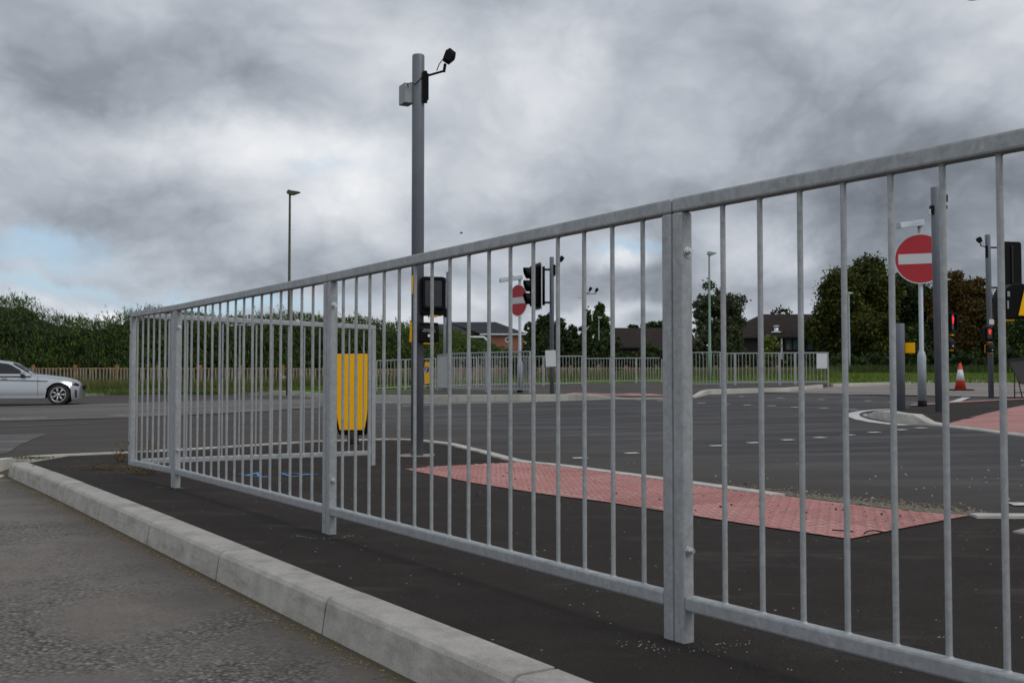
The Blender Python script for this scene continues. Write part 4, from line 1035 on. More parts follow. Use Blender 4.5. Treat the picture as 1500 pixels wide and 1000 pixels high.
# ------------------------------------------------------------------ lamp columns
def lamp_column(px, pb, ptop, mat, label, head_len, rl=0.09, ru=0.05, lift=UP, side=1, fixY=None, group=None, base=0.22):
    q = at(px, pb, lift) if fixY is None else on(px, fixY, 0)
    k = F / q.y; h = CH + (HZ - ptop) / k - q.z
    r = empty('street_lamp', q, 0, label, 'street lamp', group)
    MB().lathe([(rl, -0.1), (rl, h * base), (ru * 1.2, h * (base + 0.015)), (ru * 0.8, h - 0.12), (ru * 0.8, h)], 16).build('column', mat, r)
    L = head_len / k; hd = MB()
    prof = [(-L * 0.22, 0.02), (0.0, -0.03), (L * 0.25, -0.04), (L * 0.78, 0.05), (L * 0.80, 0.075), (L * 0.1, 0.13), (-L * 0.08, 0.16), (-L * 0.22, 0.08)]
    T = Matrix(((side, 0, 0, 0), (0, 0, -1, 0.10), (0, 1, 0, h), (0, 0, 0, 1)))
    hd.prism(prof, 0.2, T); hd.build('lamp_head', mat, r, 0.01)
    return r
lamp_column(422.5, 575, 283, M_green, 'tall dark green street lamp rising behind the left guardrail', 19)
lamp_column(1040, 556, 372.5, M_pgreen, 'pale green street lamp right of the near fence post', 13.5)
lamp_column(1244.5, 542, 430, M_postgrey, 'thin pale street lamp against the olive tree, left of the large no entry sign', 9, fixY=80, rl=0.08, ru=0.07)
lamp_column(877.5, 530, 466, M_postgrey, 'slender distant street lamp in front of the pair of birches', 7, fixY=84, rl=0.05, ru=0.04)
lamp_column(1388, 542, 410, M_postgrey, 'distant street lamp head beside the island signal pole, against the brown tree', 9, fixY=78, rl=0.07, ru=0.055)

# ------------------------------------------------------------------ cabinets, board, cone and tripod sign
q = at(445.5, 566, UP); k = F / q.y
r = empty('utility_cabinet', q, 0, 'grey metal roadside cabinet on the verge behind the dark green lamp', 'cabinet')
MB().box((0, 0, 0.60), (0.50, 0.35, 1.08)).build('body', M_box, r, 0.01)
MB().box((0, 0, 0.03), (0.54, 0.40, 0.12)).build('plinth', M_conc, r)
MB().box((0, 0, 1.155), (0.54, 0.40, 0.03)).build('lid', M_box, r, 0.008)
MB().box((0, -0.179, 0.60), (0.44, 0.008, 0.98)).build('door', M_box, r, 0.003)
MB().box((-0.40, 0.05, 0.55), (0.16, 0.3, 1.1)).build('side_pillar', M_box, r, 0.008)
q = at(416, 570, UP); k = F / q.y
r = empty('feeder_pillar', q, 0, 'small white pillar box beside the foot of the dark green lamp', 'cabinet')
MB().box((0, 0, 0.28), (0.16, 0.14, 0.56)).build('body', M_white, r, 0.012); MB().box((0, -0.072, 0.40), (0.08, 0.006, 0.10)).build('yellow_label', M_yellow, r); MB().box((0, 0, 0.57), (0.19, 0.17, 0.025)).build('lid', M_white, r, 0.004)
a_ = at(1213, 563, UP); k = F / 32.1
r = empty('notice_board', Vector((on(1203.5, 32.1).x, 32.1 - 0.045, on(1203.5, 32.1).z + UP)), 0, 'pale board tied to the right end of the far guardrail', 'board')
MB().box((0, 0, (562 - 527.5) / k), (15.5 / k, 0.012, 22 / k)).build('board', M_whsign, r, 0.004)
for x in (-0.12, 0.12): MB().box((x, 0.006, (562 - 518) / k), (0.012, 0.02, 0.03)).build('tie', M_black, r)
q = at(1407, 571.5); k = F / q.y; hc = (571.5 - 531.5) / k
r = empty('traffic_cone', q, 0, 'orange and white traffic cone on the road at right', 'traffic cone')
def cr(z): return 0.155 - (0.155 - 0.028) * z / hc
MB().lathe([(cr(0.03), 0.03), (cr(hc), hc)], 24).build('body', M_orange, r)
MB().prism(rbox(0.56, 0.56, 0.08), 0.035).build('base', M_rubber, r, 0.006)
MB().lathe([(cr(hc * .36) + .003, hc * .36), (cr(hc * .76) + .003, hc * .76)], 24).build('white_sleeve', M_whsign, r)
q = at(1447, 581); k = F / q.y
yb_ = q.y - 1.2; kb = F / yb_
r = empty('roadworks_sign', (q.x, yb_, g1(q.x, yb_)), 0, 'dark back of a large temporary sign on thin legs, bottom right of the red man', 'temporary sign')
zz = lambda y: CH + (HZ - y) / kb - g1(q.x, yb_)
xx = lambda x: (x - 1447) / kb
M_board = simple('dark_sign_back', (0.045, 0.04, 0.042), 0.7, 0, 0.15, 3)
MB().prism([(xx(1438), zz(527.5)), (xx(1455), zz(562.5)), (xx(1530), zz(565)), (xx(1550), zz(518))], 0.02, FRONT).build('board', M_board, r)
MB().prism([(xx(1437), zz(529.5)), (xx(1437), zz(526)), (xx(1551), zz(516.6)), (xx(1551), zz(519))], 0.035, Matrix.Translation((0, 0.004, 0)) @ FRONT).build('top_frame', M_steelw, r)
for x0, y0, x1, y1, dy in ((1448, 546, 1440, 580, -.2), (1452, 552, 1462, 581, .1), (1530, 560, 1536, 584, -.2), (1530, 560, 1524, 582, .4)):
    MB().tube((xx(x0), 0.02, zz(y0)), (xx(x1), dy, 0.0), 0.012, n=6).build('leg', M_steelw, r)
MB().tube((xx(1442), -0.15, 0.12), (xx(1530), -0.15, 0.14), 0.01, n=6).build('brace', M_steelw, r)

# small things on the ground
for i, (pts, lb) in enumerate([([(1219, 777.2), (1228, 777.9), (1240, 778.4), (1250, 780)], 'thin dark straight scrap of wire lying on the red tactile paving'),
                               ([(1266, 782), (1272, 778.6), (1282, 778.2), (1293, 780.2)], 'curled dark scrap of wire near the right corner of the tactile paving')]):
    P_ = [at(a, b_, 0.012) + Vector((0, 0, 0.004)) for a, b_ in pts]; o_ = P_[0].copy()
    w_ = MB().path([p - o_ for p in P_], 0.0028, 6).build('wire_scrap', M_steelw); w_.location = o_; tag(w_, lb, 'wire scrap')
def slab_thing(name, pts, mat, label, cat, h=0.012, lev=Lfoot):
    pp = px_poly(pts); c = Vector((sum(p[0] for p in pp) / len(pp), sum(p[1] for p in pp) / len(pp), 0)); c.z = float(lev(c.x, c.y)) - 0.005
    o = MB().prism([(x - c.x, y - c.y) for x, y in pp], h).build(name, mat, bevel=0.002); o.location = c; return tag(o, label, cat)
slab_thing('inspection_cover', [(1483, 780), (1500, 775.5), (1560, 773), (1590, 784), (1520, 787)], M_conc, 'small pale inspection cover at the right edge behind the bars', 'cover')
# stones and grit
def grit(name, label, n, region, rmin, rmax, lev, mat, cat='stones'):
    vs, fs = [], []; base_i = [(1, 0, 0), (-1, 0, 0), (0, 1, 0), (0, -1, 0), (0, 0, 1), (0, 0, -1)]
    tri = [(0, 2, 4), (2, 1, 4), (1, 3, 4), (3, 0, 4), (2, 0, 5), (1, 2, 5), (3, 1, 5), (0, 3, 5)]
    for _ in range(n):
        x, y = region(); z = float(lev(x, y)); s_ = rmin + (rmax - rmin) * random.random() ** 2.2; a = random.uniform(0, 6.3); k = len(vs); e = random.uniform(.6, 1.4)
        for p in base_i:
            X, Y, Z_ = p[0] * s_ * e * random.uniform(.7, 1.2), p[1] * s_ * random.uniform(.7, 1.2), p[2] * s_ * .6
            vs.append((x + X * math.cos(a) - Y * math.sin(a), y + X * math.sin(a) + Y * math.cos(a), z + Z_ + s_ * .2))
        fs += [tuple(i + k for i in f) for f in tri]
    me = bpy.data.meshes.new(name); me.from_pydata(vs, [], fs); me.materials.append(mat); o = bpy.data.objects.new(name, me); COL.objects.link(o)
    return tag(o, label, cat, kind='stuff')
M_stone = simple('pale_grit', (0.42, 0.38, 0.31), 0.9, 0, 0.5, 30)
def reg_foot():
    while True:
        p = at(random.uniform(150, 1500), 690 + 310 * random.random() ** 1.2)
        s_ = (p - KS).dot(KN)
        if s_ > KB + 0.03: return p.x, p.y
def reg_kerb():
    s_ = random.uniform(0.3, 7.4) ; o_ = -0.035 - abs(random.gauss(0, 0.03)); p = kpt(s_, o_); return p.x, p.y
def reg_grav():
    a = random.random(); p = at(1060 + 380 * a + random.gauss(0, 12), 715 + 38 * a - abs(random.gauss(0, 5))); return p.x, p.y
def reg_road():
    p = at(random.uniform(820, 1500), random.uniform(670, 750)); return p.x, p.y
grit('scattered_grit', 'pale grit scattered over the dark footway', 260, reg_foot, 0.0007, 0.0028, Lfoot, M_stone)
grit('kerb_litter', 'brown debris lying along the foot of the kerb', 1500, reg_kerb, 0.002, 0.007, lambda x, y: Lside(x, y), simple('brown_debris', (0.16, 0.12, 0.07), 0.95, 0, 0.6, 60), 'debris')
grit('loose_gravel', 'loose gravel swept along the edge of the red paving', 2600, reg_grav, 0.003, 0.008, lambda x, y: Lroad(x, y) + .004, simple('tan_gravel', (0.20, 0.18, 0.135), 0.95, 0, 0.6, 40))
grit('road_grit', 'few pale stones on the junction road', 90, reg_road, 0.004, 0.012, Lroad, M_stone)
def reg_tact():
    a = random.random(); p = at(640 + 700 * a + random.gauss(0, 20), 690 + 70 * a + random.gauss(0, 12)); return p.x, p.y
grit('dark_crumbs', 'dark crumbs lying on the red paving', 160, reg_tact, 0.002, 0.009, lambda x, y: Lfoot(x, y) + .008, M_rubber)
# disturbed asphalt round post feet
for (px, py, sz, lb) in ((1000, 938, 0.13, 'nearest'), (478, 785, 0.10, 'second'), (257, 714, 0.09, 'third')):
    c = at(px, py)
    grit('post_foot_grit', 'grey crumbs of asphalt round the %s post foot' % lb, 60, lambda: (lambda a: (c.x + sz * random.gauss(1.0, .22) * math.cos(a), c.y + .8 * sz * random.gauss(1.0, .2) * math.sin(a)))(random.uniform(3.3, 6.2)), 0.001, 0.003, lambda x, y: Lfoot(x, y) + .004, simple('grey_crumbs_' + lb, (0.30, 0.29, 0.27), 0.95, 0, 0.4, 40))

# ------------------------------------------------------------------ foliage
def leafmat(name, cols, vs=0.9):
    m, t, b = newmat(name)
    at_ = t.new('ShaderNodeAttribute'); at_.attribute_name = 'tint'; at_.attribute_type = 'GEOMETRY'
    n = t.noise(pos(t), vs, 4, 0.6)
    f = t.math('ADD', t.math('MULTIPLY', at_.outputs['Fac'], 0.55), t.math('MULTIPLY', n, 0.45))
    k = len(cols); t.link(t.ramp(f, [(0.22 + 0.56 * i / (k - 1), c) for i, c in enumerate(cols)]), b.inputs['Base Color'])
    b.inputs['Roughness'].default_value = 0.75; b.inputs['Specular IOR Level'].default_value = 0.2
    return m
def leaf_mesh(name, C_, Dr, size, aspect, mat, parent=None, jitter=0.9, up=None, shape='leaf'):
    """C_: (n,3) centres; Dr: (n,3) preferred long axis; quads/diamonds"""
    n = len(C_); a = Dr + RNG.normal(0, jitter, (n, 3)); a /= np.linalg.norm(a, axis=1)[:, None] + 1e-9
    r = RNG.normal(0, 1, (n, 3)); c = np.cross(a, r); c /= np.linalg.norm(c, axis=1)[:, None] + 1e-9
    s = size * RNG.uniform(0.55, 1.35, n)[:, None]; w_ = s * aspect
    V_ = np.empty((n, 4, 3)); V_[:, 0] = C_ - a * s * .5; V_[:, 1] = C_ + c * w_ * .5; V_[:, 2] = C_ + a * s * .5; V_[:, 3] = C_ - c * w_ * .5
    me = bpy.data.meshes.new(name); me.vertices.add(4 * n); me.vertices.foreach_set('co', V_.reshape(-1))
    me.loops.add(4 * n); me.loops.foreach_set('vertex_index', np.arange(4 * n, dtype=np.int32))
    me.polygons.add(n); me.polygons.foreach_set('loop_start', np.arange(0, 4 * n, 4, dtype=np.int32)); me.polygons.foreach_set('loop_total', np.full(n, 4, dtype=np.int32))
    me.update(calc_edges=True)
    at_ = me.attributes.new('tint', 'FLOAT', 'FACE'); at_.data.foreach_set('value', np.clip(RNG.normal(0.5, 0.22, n), 0, 1))
    me.materials.append(mat); o = bpy.data.objects.new(name, me); COL.objects.link(o)
    if parent: o.parent = parent
    return o
M_bark = simple('dark_bark', (0.05, 0.04, 0.03), 0.95, 0, 0.35, 6, 0.4)
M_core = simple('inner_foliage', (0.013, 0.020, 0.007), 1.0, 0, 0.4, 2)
LM = {'olive': leafmat('olive_leaves', [(0.016, 0.024, 0.006), (0.034, 0.044, 0.008), (0.078, 0.088, 0.012), (0.15, 0.138, 0.016)], .5),
      'dark': leafmat('dark_leaves', [(0.013, 0.024, 0.007), (0.028, 0.046, 0.012), (0.052, 0.076, 0.018)]),
      'brown': leafmat('brown_leaves', [(0.020, 0.024, 0.007), (0.058, 0.042, 0.010), (0.11, 0.060, 0.013), (0.13, 0.085, 0.018)], .5),
      'grey': leafmat('grey_green_leaves', [(0.028, 0.038, 0.018), (0.060, 0.075, 0.034), (0.12, 0.125, 0.060)]),
      'mid': leafmat('mid_green_leaves', [(0.018, 0.034, 0.007), (0.042, 0.070, 0.014), (0.085, 0.115, 0.022)]),
      'lime': leafmat('lime_leaves', [(0.05, 0.075, 0.012), (0.11, 0.15, 0.025), (0.17, 0.19, 0.04)]),
      'hedge': leafmat('hedge_leaves', [(0.024, 0.044, 0.009), (0.044, 0.078, 0.013), (0.068, 0.108, 0.019), (0.100, 0.140, 0.030)], .8),
      'weed': leafmat('weed_leaves', [(0.05, 0.045, 0.02), (0.10, 0.13, 0.03), (0.19, 0.16, 0.08)], 2.5),
      'redweed': leafmat('red_green_weed', [(0.20, 0.045, 0.02), (0.13, 0.08, 0.025), (0.07, 0.12, 0.025)], 12)}
def sph(n):
    d = RNG.normal(0, 1, (n, 3)); return d / (np.linalg.norm(d, axis=1)[:, None] + 1e-9)
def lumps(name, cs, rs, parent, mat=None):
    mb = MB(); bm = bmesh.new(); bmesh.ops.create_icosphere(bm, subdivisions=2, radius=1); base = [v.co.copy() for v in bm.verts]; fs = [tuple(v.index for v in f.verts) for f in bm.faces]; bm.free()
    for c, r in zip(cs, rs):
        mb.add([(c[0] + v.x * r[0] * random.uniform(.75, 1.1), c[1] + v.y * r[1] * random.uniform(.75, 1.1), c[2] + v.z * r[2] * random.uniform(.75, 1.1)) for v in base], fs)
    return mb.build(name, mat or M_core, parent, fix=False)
def tree(px, Y, lobes, kind, label, leaf=0.24, n=9000, airy=0.0, trunk=0.22, group=None, trunks=None, name='tree', cat='tree', core=True, clumps=30, cl=0.40):
    """lobes: (px centre, top row, bottom row, half width px, depth offset)"""
    b0 = on(px, Y); k = F / Y; r = empty(name, b0, 0, label, cat, group)
    Cc, Cr = [], []
    for lx, ty, by, hw, dy in lobes:
        cx = (lx - px) / k; cz = CH + (HZ - (ty + by) / 2) / k - b0.z; rx = hw / k; rz = (by - ty) / 2 / k; ry = rx * 0.8
        m_ = max(3, int(clumps * 1.0))
        d = sph(m_); rad = RNG.uniform(0.25, 1.0, m_) ** 0.6
        cr = cl * min(rx, rz) * RNG.uniform(0.35, 1.25, m_)
        inner = 1 - cr / max(rx, rz) * RNG.uniform(0.45, 0.95, m_)
        Cc.append(np.stack([cx + d[:, 0] * rx * rad * inner, dy + d[:, 1] * ry * rad * inner, cz + d[:, 2] * rz * rad * inner], 1)); Cr.append(cr)
    Cc = np.concatenate(Cc); Cr = np.concatenate(Cr)
    wts = Cr ** 2; wts /= wts.sum(); idx = RNG.choice(len(Cc), n, p=wts)
    d = sph(n); rad = RNG.uniform(0.0, 1.0, n) ** (0.33 + airy * 0.2); spike = 1 + 0.65 * (RNG.random(n) ** 5)
    P_ = Cc[idx] + d * (Cr[idx] * rad * spike)[:, None] * np.array([1, 1, 0.85])
    leaf_mesh('crown', P_, d + np.array([0, 0, -0.3]), leaf, 0.55, LM[kind], r)
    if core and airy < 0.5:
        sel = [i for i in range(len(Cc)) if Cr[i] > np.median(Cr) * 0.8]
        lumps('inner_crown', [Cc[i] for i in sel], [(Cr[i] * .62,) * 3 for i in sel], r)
    mb = MB(); tz = max(c[2] for c in Cc) * 0.62; tr = trunk
    mb.tube((0, 0, -0.3), (0.1, 0, tz * .55), tr, tr * .65, 10).tube((0.1, 0, tz * .55), (0, 0, tz), tr * .65, tr * .3, 8)
    for i in RNG.choice(len(Cc), min(len(Cc), 14), replace=False):
        z0 = tz * random.uniform(.3, .9); mb.tube((0.05, 0, z0), Cc[i], tr * .28, tr * .06, 6, cap=False)
    mb.build('trunk', M_bark, r, fix=False)
    return r
GT = 'trees beyond the junction'
tree(1258, 92, [(1262, 366, 470, 46, 0), (1232, 392, 480, 42, -1), (1212, 440, 520, 32, 0), (1290, 385, 500, 36, 1), (1255, 440, 530, 58, -1.5)], 'olive', 'large olive and gold tree left of the large no entry sign', leaf=0.30, n=52000, group=GT, trunk=.35, clumps=24)
tree(1335, 95, [(1332, 392, 500, 40, 0), (1312, 400, 520, 34, 1), (1362, 400, 520, 32, 1), (1340, 450, 535, 50, 0)], 'dark', 'dark green tree directly behind the large no entry sign', leaf=0.31, n=30000, group=GT, trunk=.35)
tree(1412, 88, [(1410, 388, 480, 36, 0), (1388, 405, 500, 28, 1), (1440, 402, 500, 22, 0), (1425, 430, 530, 38, -1)], 'brown', 'russet brown autumn tree between the island pole and the red man pole', leaf=0.29, n=32000, group=GT, trunk=.3)
tree(1490, 84, [(1485, 455, 540, 34, 0), (1520, 430, 540, 40, 0)], 'mid', 'green tree at the right edge under the black signal units', leaf=0.30, n=14000, group=GT)
tree(1345, 80, [(1338, 470, 540, 22, 0), (1325, 480, 540, 14, 0)], 'mid', 'lighter green bushy tree low behind the no entry post', leaf=0.30, n=5000, group=GT)
tree(1428, 78, [(1431, 492, 543, 6, 0)], 'mid', 'thin leafy sapling between the traffic cone and the red man pole', leaf=0.25, n=700, group=GT, trunk=.06, clumps=8)
tree(1056, 76, [(1045, 410, 500, 22, 0), (1075, 428, 510, 22, 0), (1025, 428, 505, 12, 0), (1058, 470, 535, 38, 0)], 'grey', 'airy grey green tree behind the pale green street lamp', leaf=0.22, n=24000, airy=0.75, group=GT, trunk=.2, clumps=46, cl=.36)
tree(880, 88, [(880, 437, 470, 7, 0), (879, 452, 500, 15, 0), (880, 475, 525, 18, 0)], 'mid', 'taller pointed birch right of the twin camera pole', leaf=0.24, n=10000, airy=0.6, group=GT, trunk=.15, clumps=30, cl=.40)
tree(861, 90, [(862, 446, 480, 5, 0), (861, 460, 500, 9, 0), (856, 475, 525, 10, 0)], 'mid', 'smaller pointed birch just left of its taller twin', leaf=0.24, n=6500, airy=0.6, group=GT, trunk=.15, clumps=26, cl=.40)
tree(800, 72, [(799, 456, 520, 15, 0), (783, 468, 530, 14, 0), (817, 462, 530, 15, 0), (836, 476, 535, 14, 0), (800, 490, 540, 34, -1)], 'dark', 'dark dense tree behind the distant traffic light', leaf=0.22, n=24000, group=GT, trunk=.2, clumps=36, cl=.42)
tree(771, 71, [(770.5, 473, 500, 4, 0), (772, 485, 530, 7, 0)], 'mid', 'wispy young tree between the brick house and the dark tree', leaf=0.26, n=800, airy=.6, group=GT, trunk=.06, clumps=8)
tree(1131, 66, [(1131, 489, 515, 13, 0), (1128, 500, 530, 13, 0)], 'lime', 'small lime green tree in front of the brown roofed building', leaf=0.24, n=2200, group=GT, trunk=.07, clumps=14)
tree(953, 128, [(958, 468, 500, 17, 0), (930, 474, 505, 10, 0), (972, 466, 505, 15, 0), (912, 480, 505, 9, 0)], 'dark', 'far dark tree tops showing over the long brown roof', leaf=0.5, n=5000, airy=.3, group=GT, trunk=.2)
# shrubs making the dark understorey
GS = 'shrubs behind the far guardrails'
shr = [(640, 62, 500, 26), (690, 60, 505, 26), (738, 60, 508, 24), (760, 58, 514, 16), (858, 70, 482, 20), (892, 72, 486, 20), (925, 70, 508, 22), (955, 70, 497, 20), (985, 70, 500, 24), (1014, 70, 497, 20), (1052, 72, 498, 26),
       (1090, 74, 508, 22), (1112, 70, 516, 16), (1160, 70, 518, 20), (1200, 80, 512, 26), (1240, 82, 515, 30), (1285, 84, 512, 32), (1330, 82, 508, 30), (1375, 80, 510, 30), (1420, 80, 512, 28), (1465, 78, 505, 32), (1510, 76, 500, 34)]
names_s = ['left of the brick house', 'below the gable of the brick house', 'below the round window', 'right of the brick house', 'under the smaller birch', 'under the taller birch', 'at the left end of the long brown roof',
           'in front of the long brown roof', 'left of the near post, under the roof', 'just right of the near post', 'at the foot of the airy grey tree', 'left of the brown roofed building', 'under the lime tree', 'under the glazed wall',
           'at the left foot of the olive tree', 'below the olive tree', 'right of the thin pale lamp', 'behind the yellow push button', 'behind the island signal pole', 'behind the traffic cone', 'behind the temporary sign', 'at the far right edge']
for (px, Y, ty, hw), nm in zip(shr, names_s):
    kd = 'mid' if px in (640, 690, 738, 760, 1330, 1510) else 'dark'
    tree(px, Y, [(px, ty, 556, hw, 0), (px + hw * .6, ty + 8, 556, hw * .7, .5)], kd, 'dark shrub ' + nm, leaf=0.30, n=2600, group=GS, trunk=.08, name='shrub', cat='shrub', clumps=12, cl=.5)

# big wind blown hedge on the left
def hedge():
    path = [(-34, 50), (-18, 50), (-9, 50), (-5.5, 54), (-4.6, 62), (-4.2, 74), (-1.5, 100)]
    r = empty('hedge', (-20, 50, g1(-20, 50)), 0, 'tall dark green wind blown hedge behind the timber fence on the left', 'hedge')
    P_ = [Vector(p) for p in path]; cum = [0]
    for a, b_ in zip(P_[:-1], P_[1:]): cum.append(cum[-1] + (b_ - a).length)
    T_ = np.array([p.to_tuple() for p in P_]); cum = np.array(cum)
    def ev(s): return np.interp(s, cum, T_[:, 0]), np.interp(s, cum, T_[:, 1])
    L = cum[-1]; n = 150000
    kn = np.arange(0, L + 4, 1.3); hh = RNG.uniform(-0.30, 0.25, len(kn)) + np.where(RNG.random(len(kn)) < .16, .25, 0)
    def top(s):
        x, y = ev(s); px = 750 + F * x / y
        row = np.interp(px, [-60, 0, 30, 60, 130, 215, 290, 352, 420, 500, 556, 602, 663, 723], [440, 446, 448, 458, 466, 458, 456, 460, 462, 462, 470, 486, 492, 510])
        return (HZ - row) / F * y + CH - G(x, y) + np.interp(s, kn, hh)
    s = RNG.uniform(0, L, n); u = RNG.random(n); d = RNG.random(n) ** 1.6
    tp = top(s); z = tp * (0.04 + 0.98 * u ** 0.85)
    bul = RNG.random(n)
    x, y = ev(s); x2, y2 = ev(s + 0.3); tx, ty = x2 - x, y2 - y; l = np.hypot(tx, ty) + 1e-9; nx, ny = ty / l, -tx / l
    bump_ = 0.5 * np.sin(s * 1.1 + 2 * np.sin(z * 1.3)) + 0.35 * np.sin(s * 2.9 + z * 2.3) + 0.25 * np.sin(z * 4.1 + s * .7)
    off = (1.35 + 0.30 * bump_) * (1 - 0.55 * u ** 3) - d * 2.4
    C_ = np.stack([x + nx * off + 20, y + ny * off - 50, z + G(x, y) - g1(-20, 50)], 1)
    leaf_mesh('foliage', C_, np.tile(np.array([-0.35, 0.0, 0.9]), (n, 1)), 0.21, 0.20, LM['hedge'], r, jitter=0.45)
    # wispy shoots on the top
    k = 900; s = RNG.uniform(0, L, k); s = np.where(RNG.random(k) < .5, s, kn[RNG.integers(0, len(kn), k)] + RNG.normal(0, .25, k)); s = np.clip(s, 0, L)
    tp = top(s); x, y = ev(s); C2, D2 = [], []
    for i in range(k):
        h = RNG.uniform(.2, .65) * (1.6 if RNG.random() < .06 else 1); lean = RNG.normal(-.30, .15); oy = RNG.normal(0, .6)
        for j in range(16):
            f = j / 15; C2.append((x[i] + 20 + lean * h * f ** 1.5 + RNG.normal(0, .035), y[i] - 50 + oy, tp[i] - .35 + h * f * 1.15 + RNG.normal(0, .03) + G(x[i], y[i]) - g1(-20, 50))); D2.append((lean, 0, 1))
    leaf_mesh('top_shoots', np.array(C2), np.array(D2), 0.16, 0.2, LM['hedge'], r, jitter=0.35)
    cs, rs = [], []
    for s_ in np.arange(0, L, .8):
        x, y = ev(s_); t_ = float(top(s_)); zz_ = float(G(x, y)) - g1(-20, 50)
        for f in (.16, .40, .62, .74): cs.append((x + 20, y - 50, zz_ + t_ * f)); rs.append((.9, .75, t_ * .17))
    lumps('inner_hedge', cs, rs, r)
hedge()
# far hedgerow that closes the view at ground level
r = empty('hedgerow', (20, 118, g1(20, 118)), 0, 'low dark hedgerow far behind the buildings', 'hedge')
n = 30000; x = RNG.uniform(-45, 75, n); z = RNG.random(n) * (3.4 + 4.0 * np.clip((x - 22) / 8, 0, 1) + .6 * np.sin(x * .7) + .4 * np.sin(x * 1.9)); y = RNG.normal(0, .9, n)
leaf_mesh('foliage', np.stack([x - 20, y, z - .3], 1), sph(n), .6, .6, LM['dark'], r)
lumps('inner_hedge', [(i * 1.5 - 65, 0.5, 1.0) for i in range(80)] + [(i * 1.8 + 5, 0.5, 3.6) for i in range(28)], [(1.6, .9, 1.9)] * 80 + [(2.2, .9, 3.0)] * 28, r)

# timber pale fence
fpth = [(-34, 46.2), (-22, 46.2), (-9, 46.6), (-5.5, 48), (-3.3, 52), (0, 58), (6, 61), (12, 62), (17.5, 62)]
def frow(px): return np.interp(px, [0, 400, 560, 640, 1200], [539, 539, 541, 538.5, 538.5])
def timber():
    r = empty('timber_fence', (-20, 46.2, g1(-20, 46.2)), 0, 'low timber pale fence with brown posts along the verge', 'fence')
    P_ = [Vector((a, b_, 0)) for a, b_ in fpth]; o0 = Vector((-20, 46.2, g1(-20, 46.2)))
    seg = [(b_ - a).length for a, b_ in zip(P_[:-1], P_[1:])]; L = sum(seg)
    def ev(s):
        for a, b_, l in zip(P_[:-1], P_[1:], seg):
            if s <= l: return a.lerp(b_, s / l), (b_ - a).normalized()
            s -= l
        return P_[-1], (P_[-1] - P_[-2]).normalized()
    def hz(p): return CH + (HZ - frow(750 + F * p.x / p.y)) / F * p.y
    pal, rl = MB(), MB(); s = 0; prev = None
    while s < L:
        p, d = ev(s); zb = g1(p.x, p.y) + UP; zt = hz(p) + random.uniform(-.02, .02); c = p - o0; a = math.atan2(d.y, d.x)
        ln = random.gauss(0, .022)
        pal.box((c.x, c.y - .05, (zb - .05 + zt) / 2 - o0.z), (random.uniform(.055, .08), .02, zt - zb + .05), rz=a, ry=ln)
        s += random.uniform(.12, .17)
    s = 0
    while s < L:
        p, d = ev(s); q_, _ = ev(min(L, s + 1.83)); zt = hz(p); zb = g1(p.x, p.y) + UP
        post = MB().box((p.x - o0.x, p.y - o0.y + .03, (zb - .1 + zt + .14) / 2 - o0.z), (.13, .13, zt + .14 - zb + .1), rz=math.atan2(d.y, d.x))
        post.build('post', M_post, r, .01)
        for dz_ in (.0, -.58): rl.tube(Vector((p.x, p.y, zt + dz_ - .02)) - o0, Vector((q_.x, q_.y, hz(q_) + dz_ - .02)) - o0, .035, n=6)
        s += 1.83
    pal.build('pales', M_wood, r, fix=False); rl.build('rails', M_post, r, fix=False)
timber()

# long grass and weeds
def blades(name, label, n, region, h0, h1, wd, mat, cat, lev=Lup, lean=.25):
    C_, D_ = [], []
    for _ in range(n):
        x, y = region(); C_.append((x, y)); 
    C_ = np.array(C_); z = lev(C_[:, 0], C_[:, 1]); h = RNG.uniform(h0, h1, n)
    D_ = np.stack([RNG.normal(-.1, lean, n), RNG.normal(0, lean, n), np.ones(n)], 1); D_ /= np.linalg.norm(D_, axis=1)[:, None]
    a = RNG.uniform(0, math.pi, n); side = np.stack([np.cos(a), np.sin(a), np.zeros(n)], 1) * wd / 2
    B_ = np.stack([C_[:, 0], C_[:, 1], z - .02], 1); V_ = np.empty((n, 4, 3)); V_[:, 0] = B_ - side; V_[:, 1] = B_ + side; V_[:, 2] = B_ + D_ * h[:, None] + side * .3; V_[:, 3] = B_ + D_ * h[:, None] - side * .3
    me = bpy.data.meshes.new(name); me.vertices.add(4 * n); me.vertices.foreach_set('co', V_.reshape(-1)); me.loops.add(4 * n); me.loops.foreach_set('vertex_index', np.arange(4 * n, dtype=np.int32))
    me.polygons.add(n); me.polygons.foreach_set('loop_start', np.arange(0, 4 * n, 4, dtype=np.int32)); me.polygons.foreach_set('loop_total', np.full(n, 4, dtype=np.int32)); me.update(calc_edges=True)
    at_ = me.attributes.new('tint', 'FLOAT', 'FACE'); at_.data.foreach_set('value', np.clip(RNG.normal(.5, .22, n), 0, 1))
    me.materials.append(mat); o = bpy.data.objects.new(name, me); COL.objects.link(o); return tag(o, label, cat, kind='stuff')
M_gr = leafmat('grass_blades', [(0.055, 0.085, 0.012), (0.10, 0.155, 0.018), (0.17, 0.21, 0.05)], 1.5)
def rleft():
    x = random.uniform(-24, -3.6); f = random.random() ** 1.3; return x, np.interp(x, [-24, -8.5, -3.6], [43.9, 43.6, 36]) + f * 2.9 + .15
blades('grass', 'rough grass and weeds on the verge below the timber fence', 22000, rleft, .05, .22, .022, M_gr, 'grass')
blades('tall_weeds', 'tall pale weeds and seed heads against the timber fence', 14000, lambda: (random.uniform(-24, -4), 45.9 - random.random() ** 1.5 * 1.6), .2, .70, .022, LM['weed'], 'weeds', lean=.3)
def rmid():
    x = random.uniform(-3.5, 17); return x, random.uniform(44, 60)
blades('grass', 'rough grass beyond the far guardrails', 16000, rmid, .05, .22, .03, M_gr, 'grass')
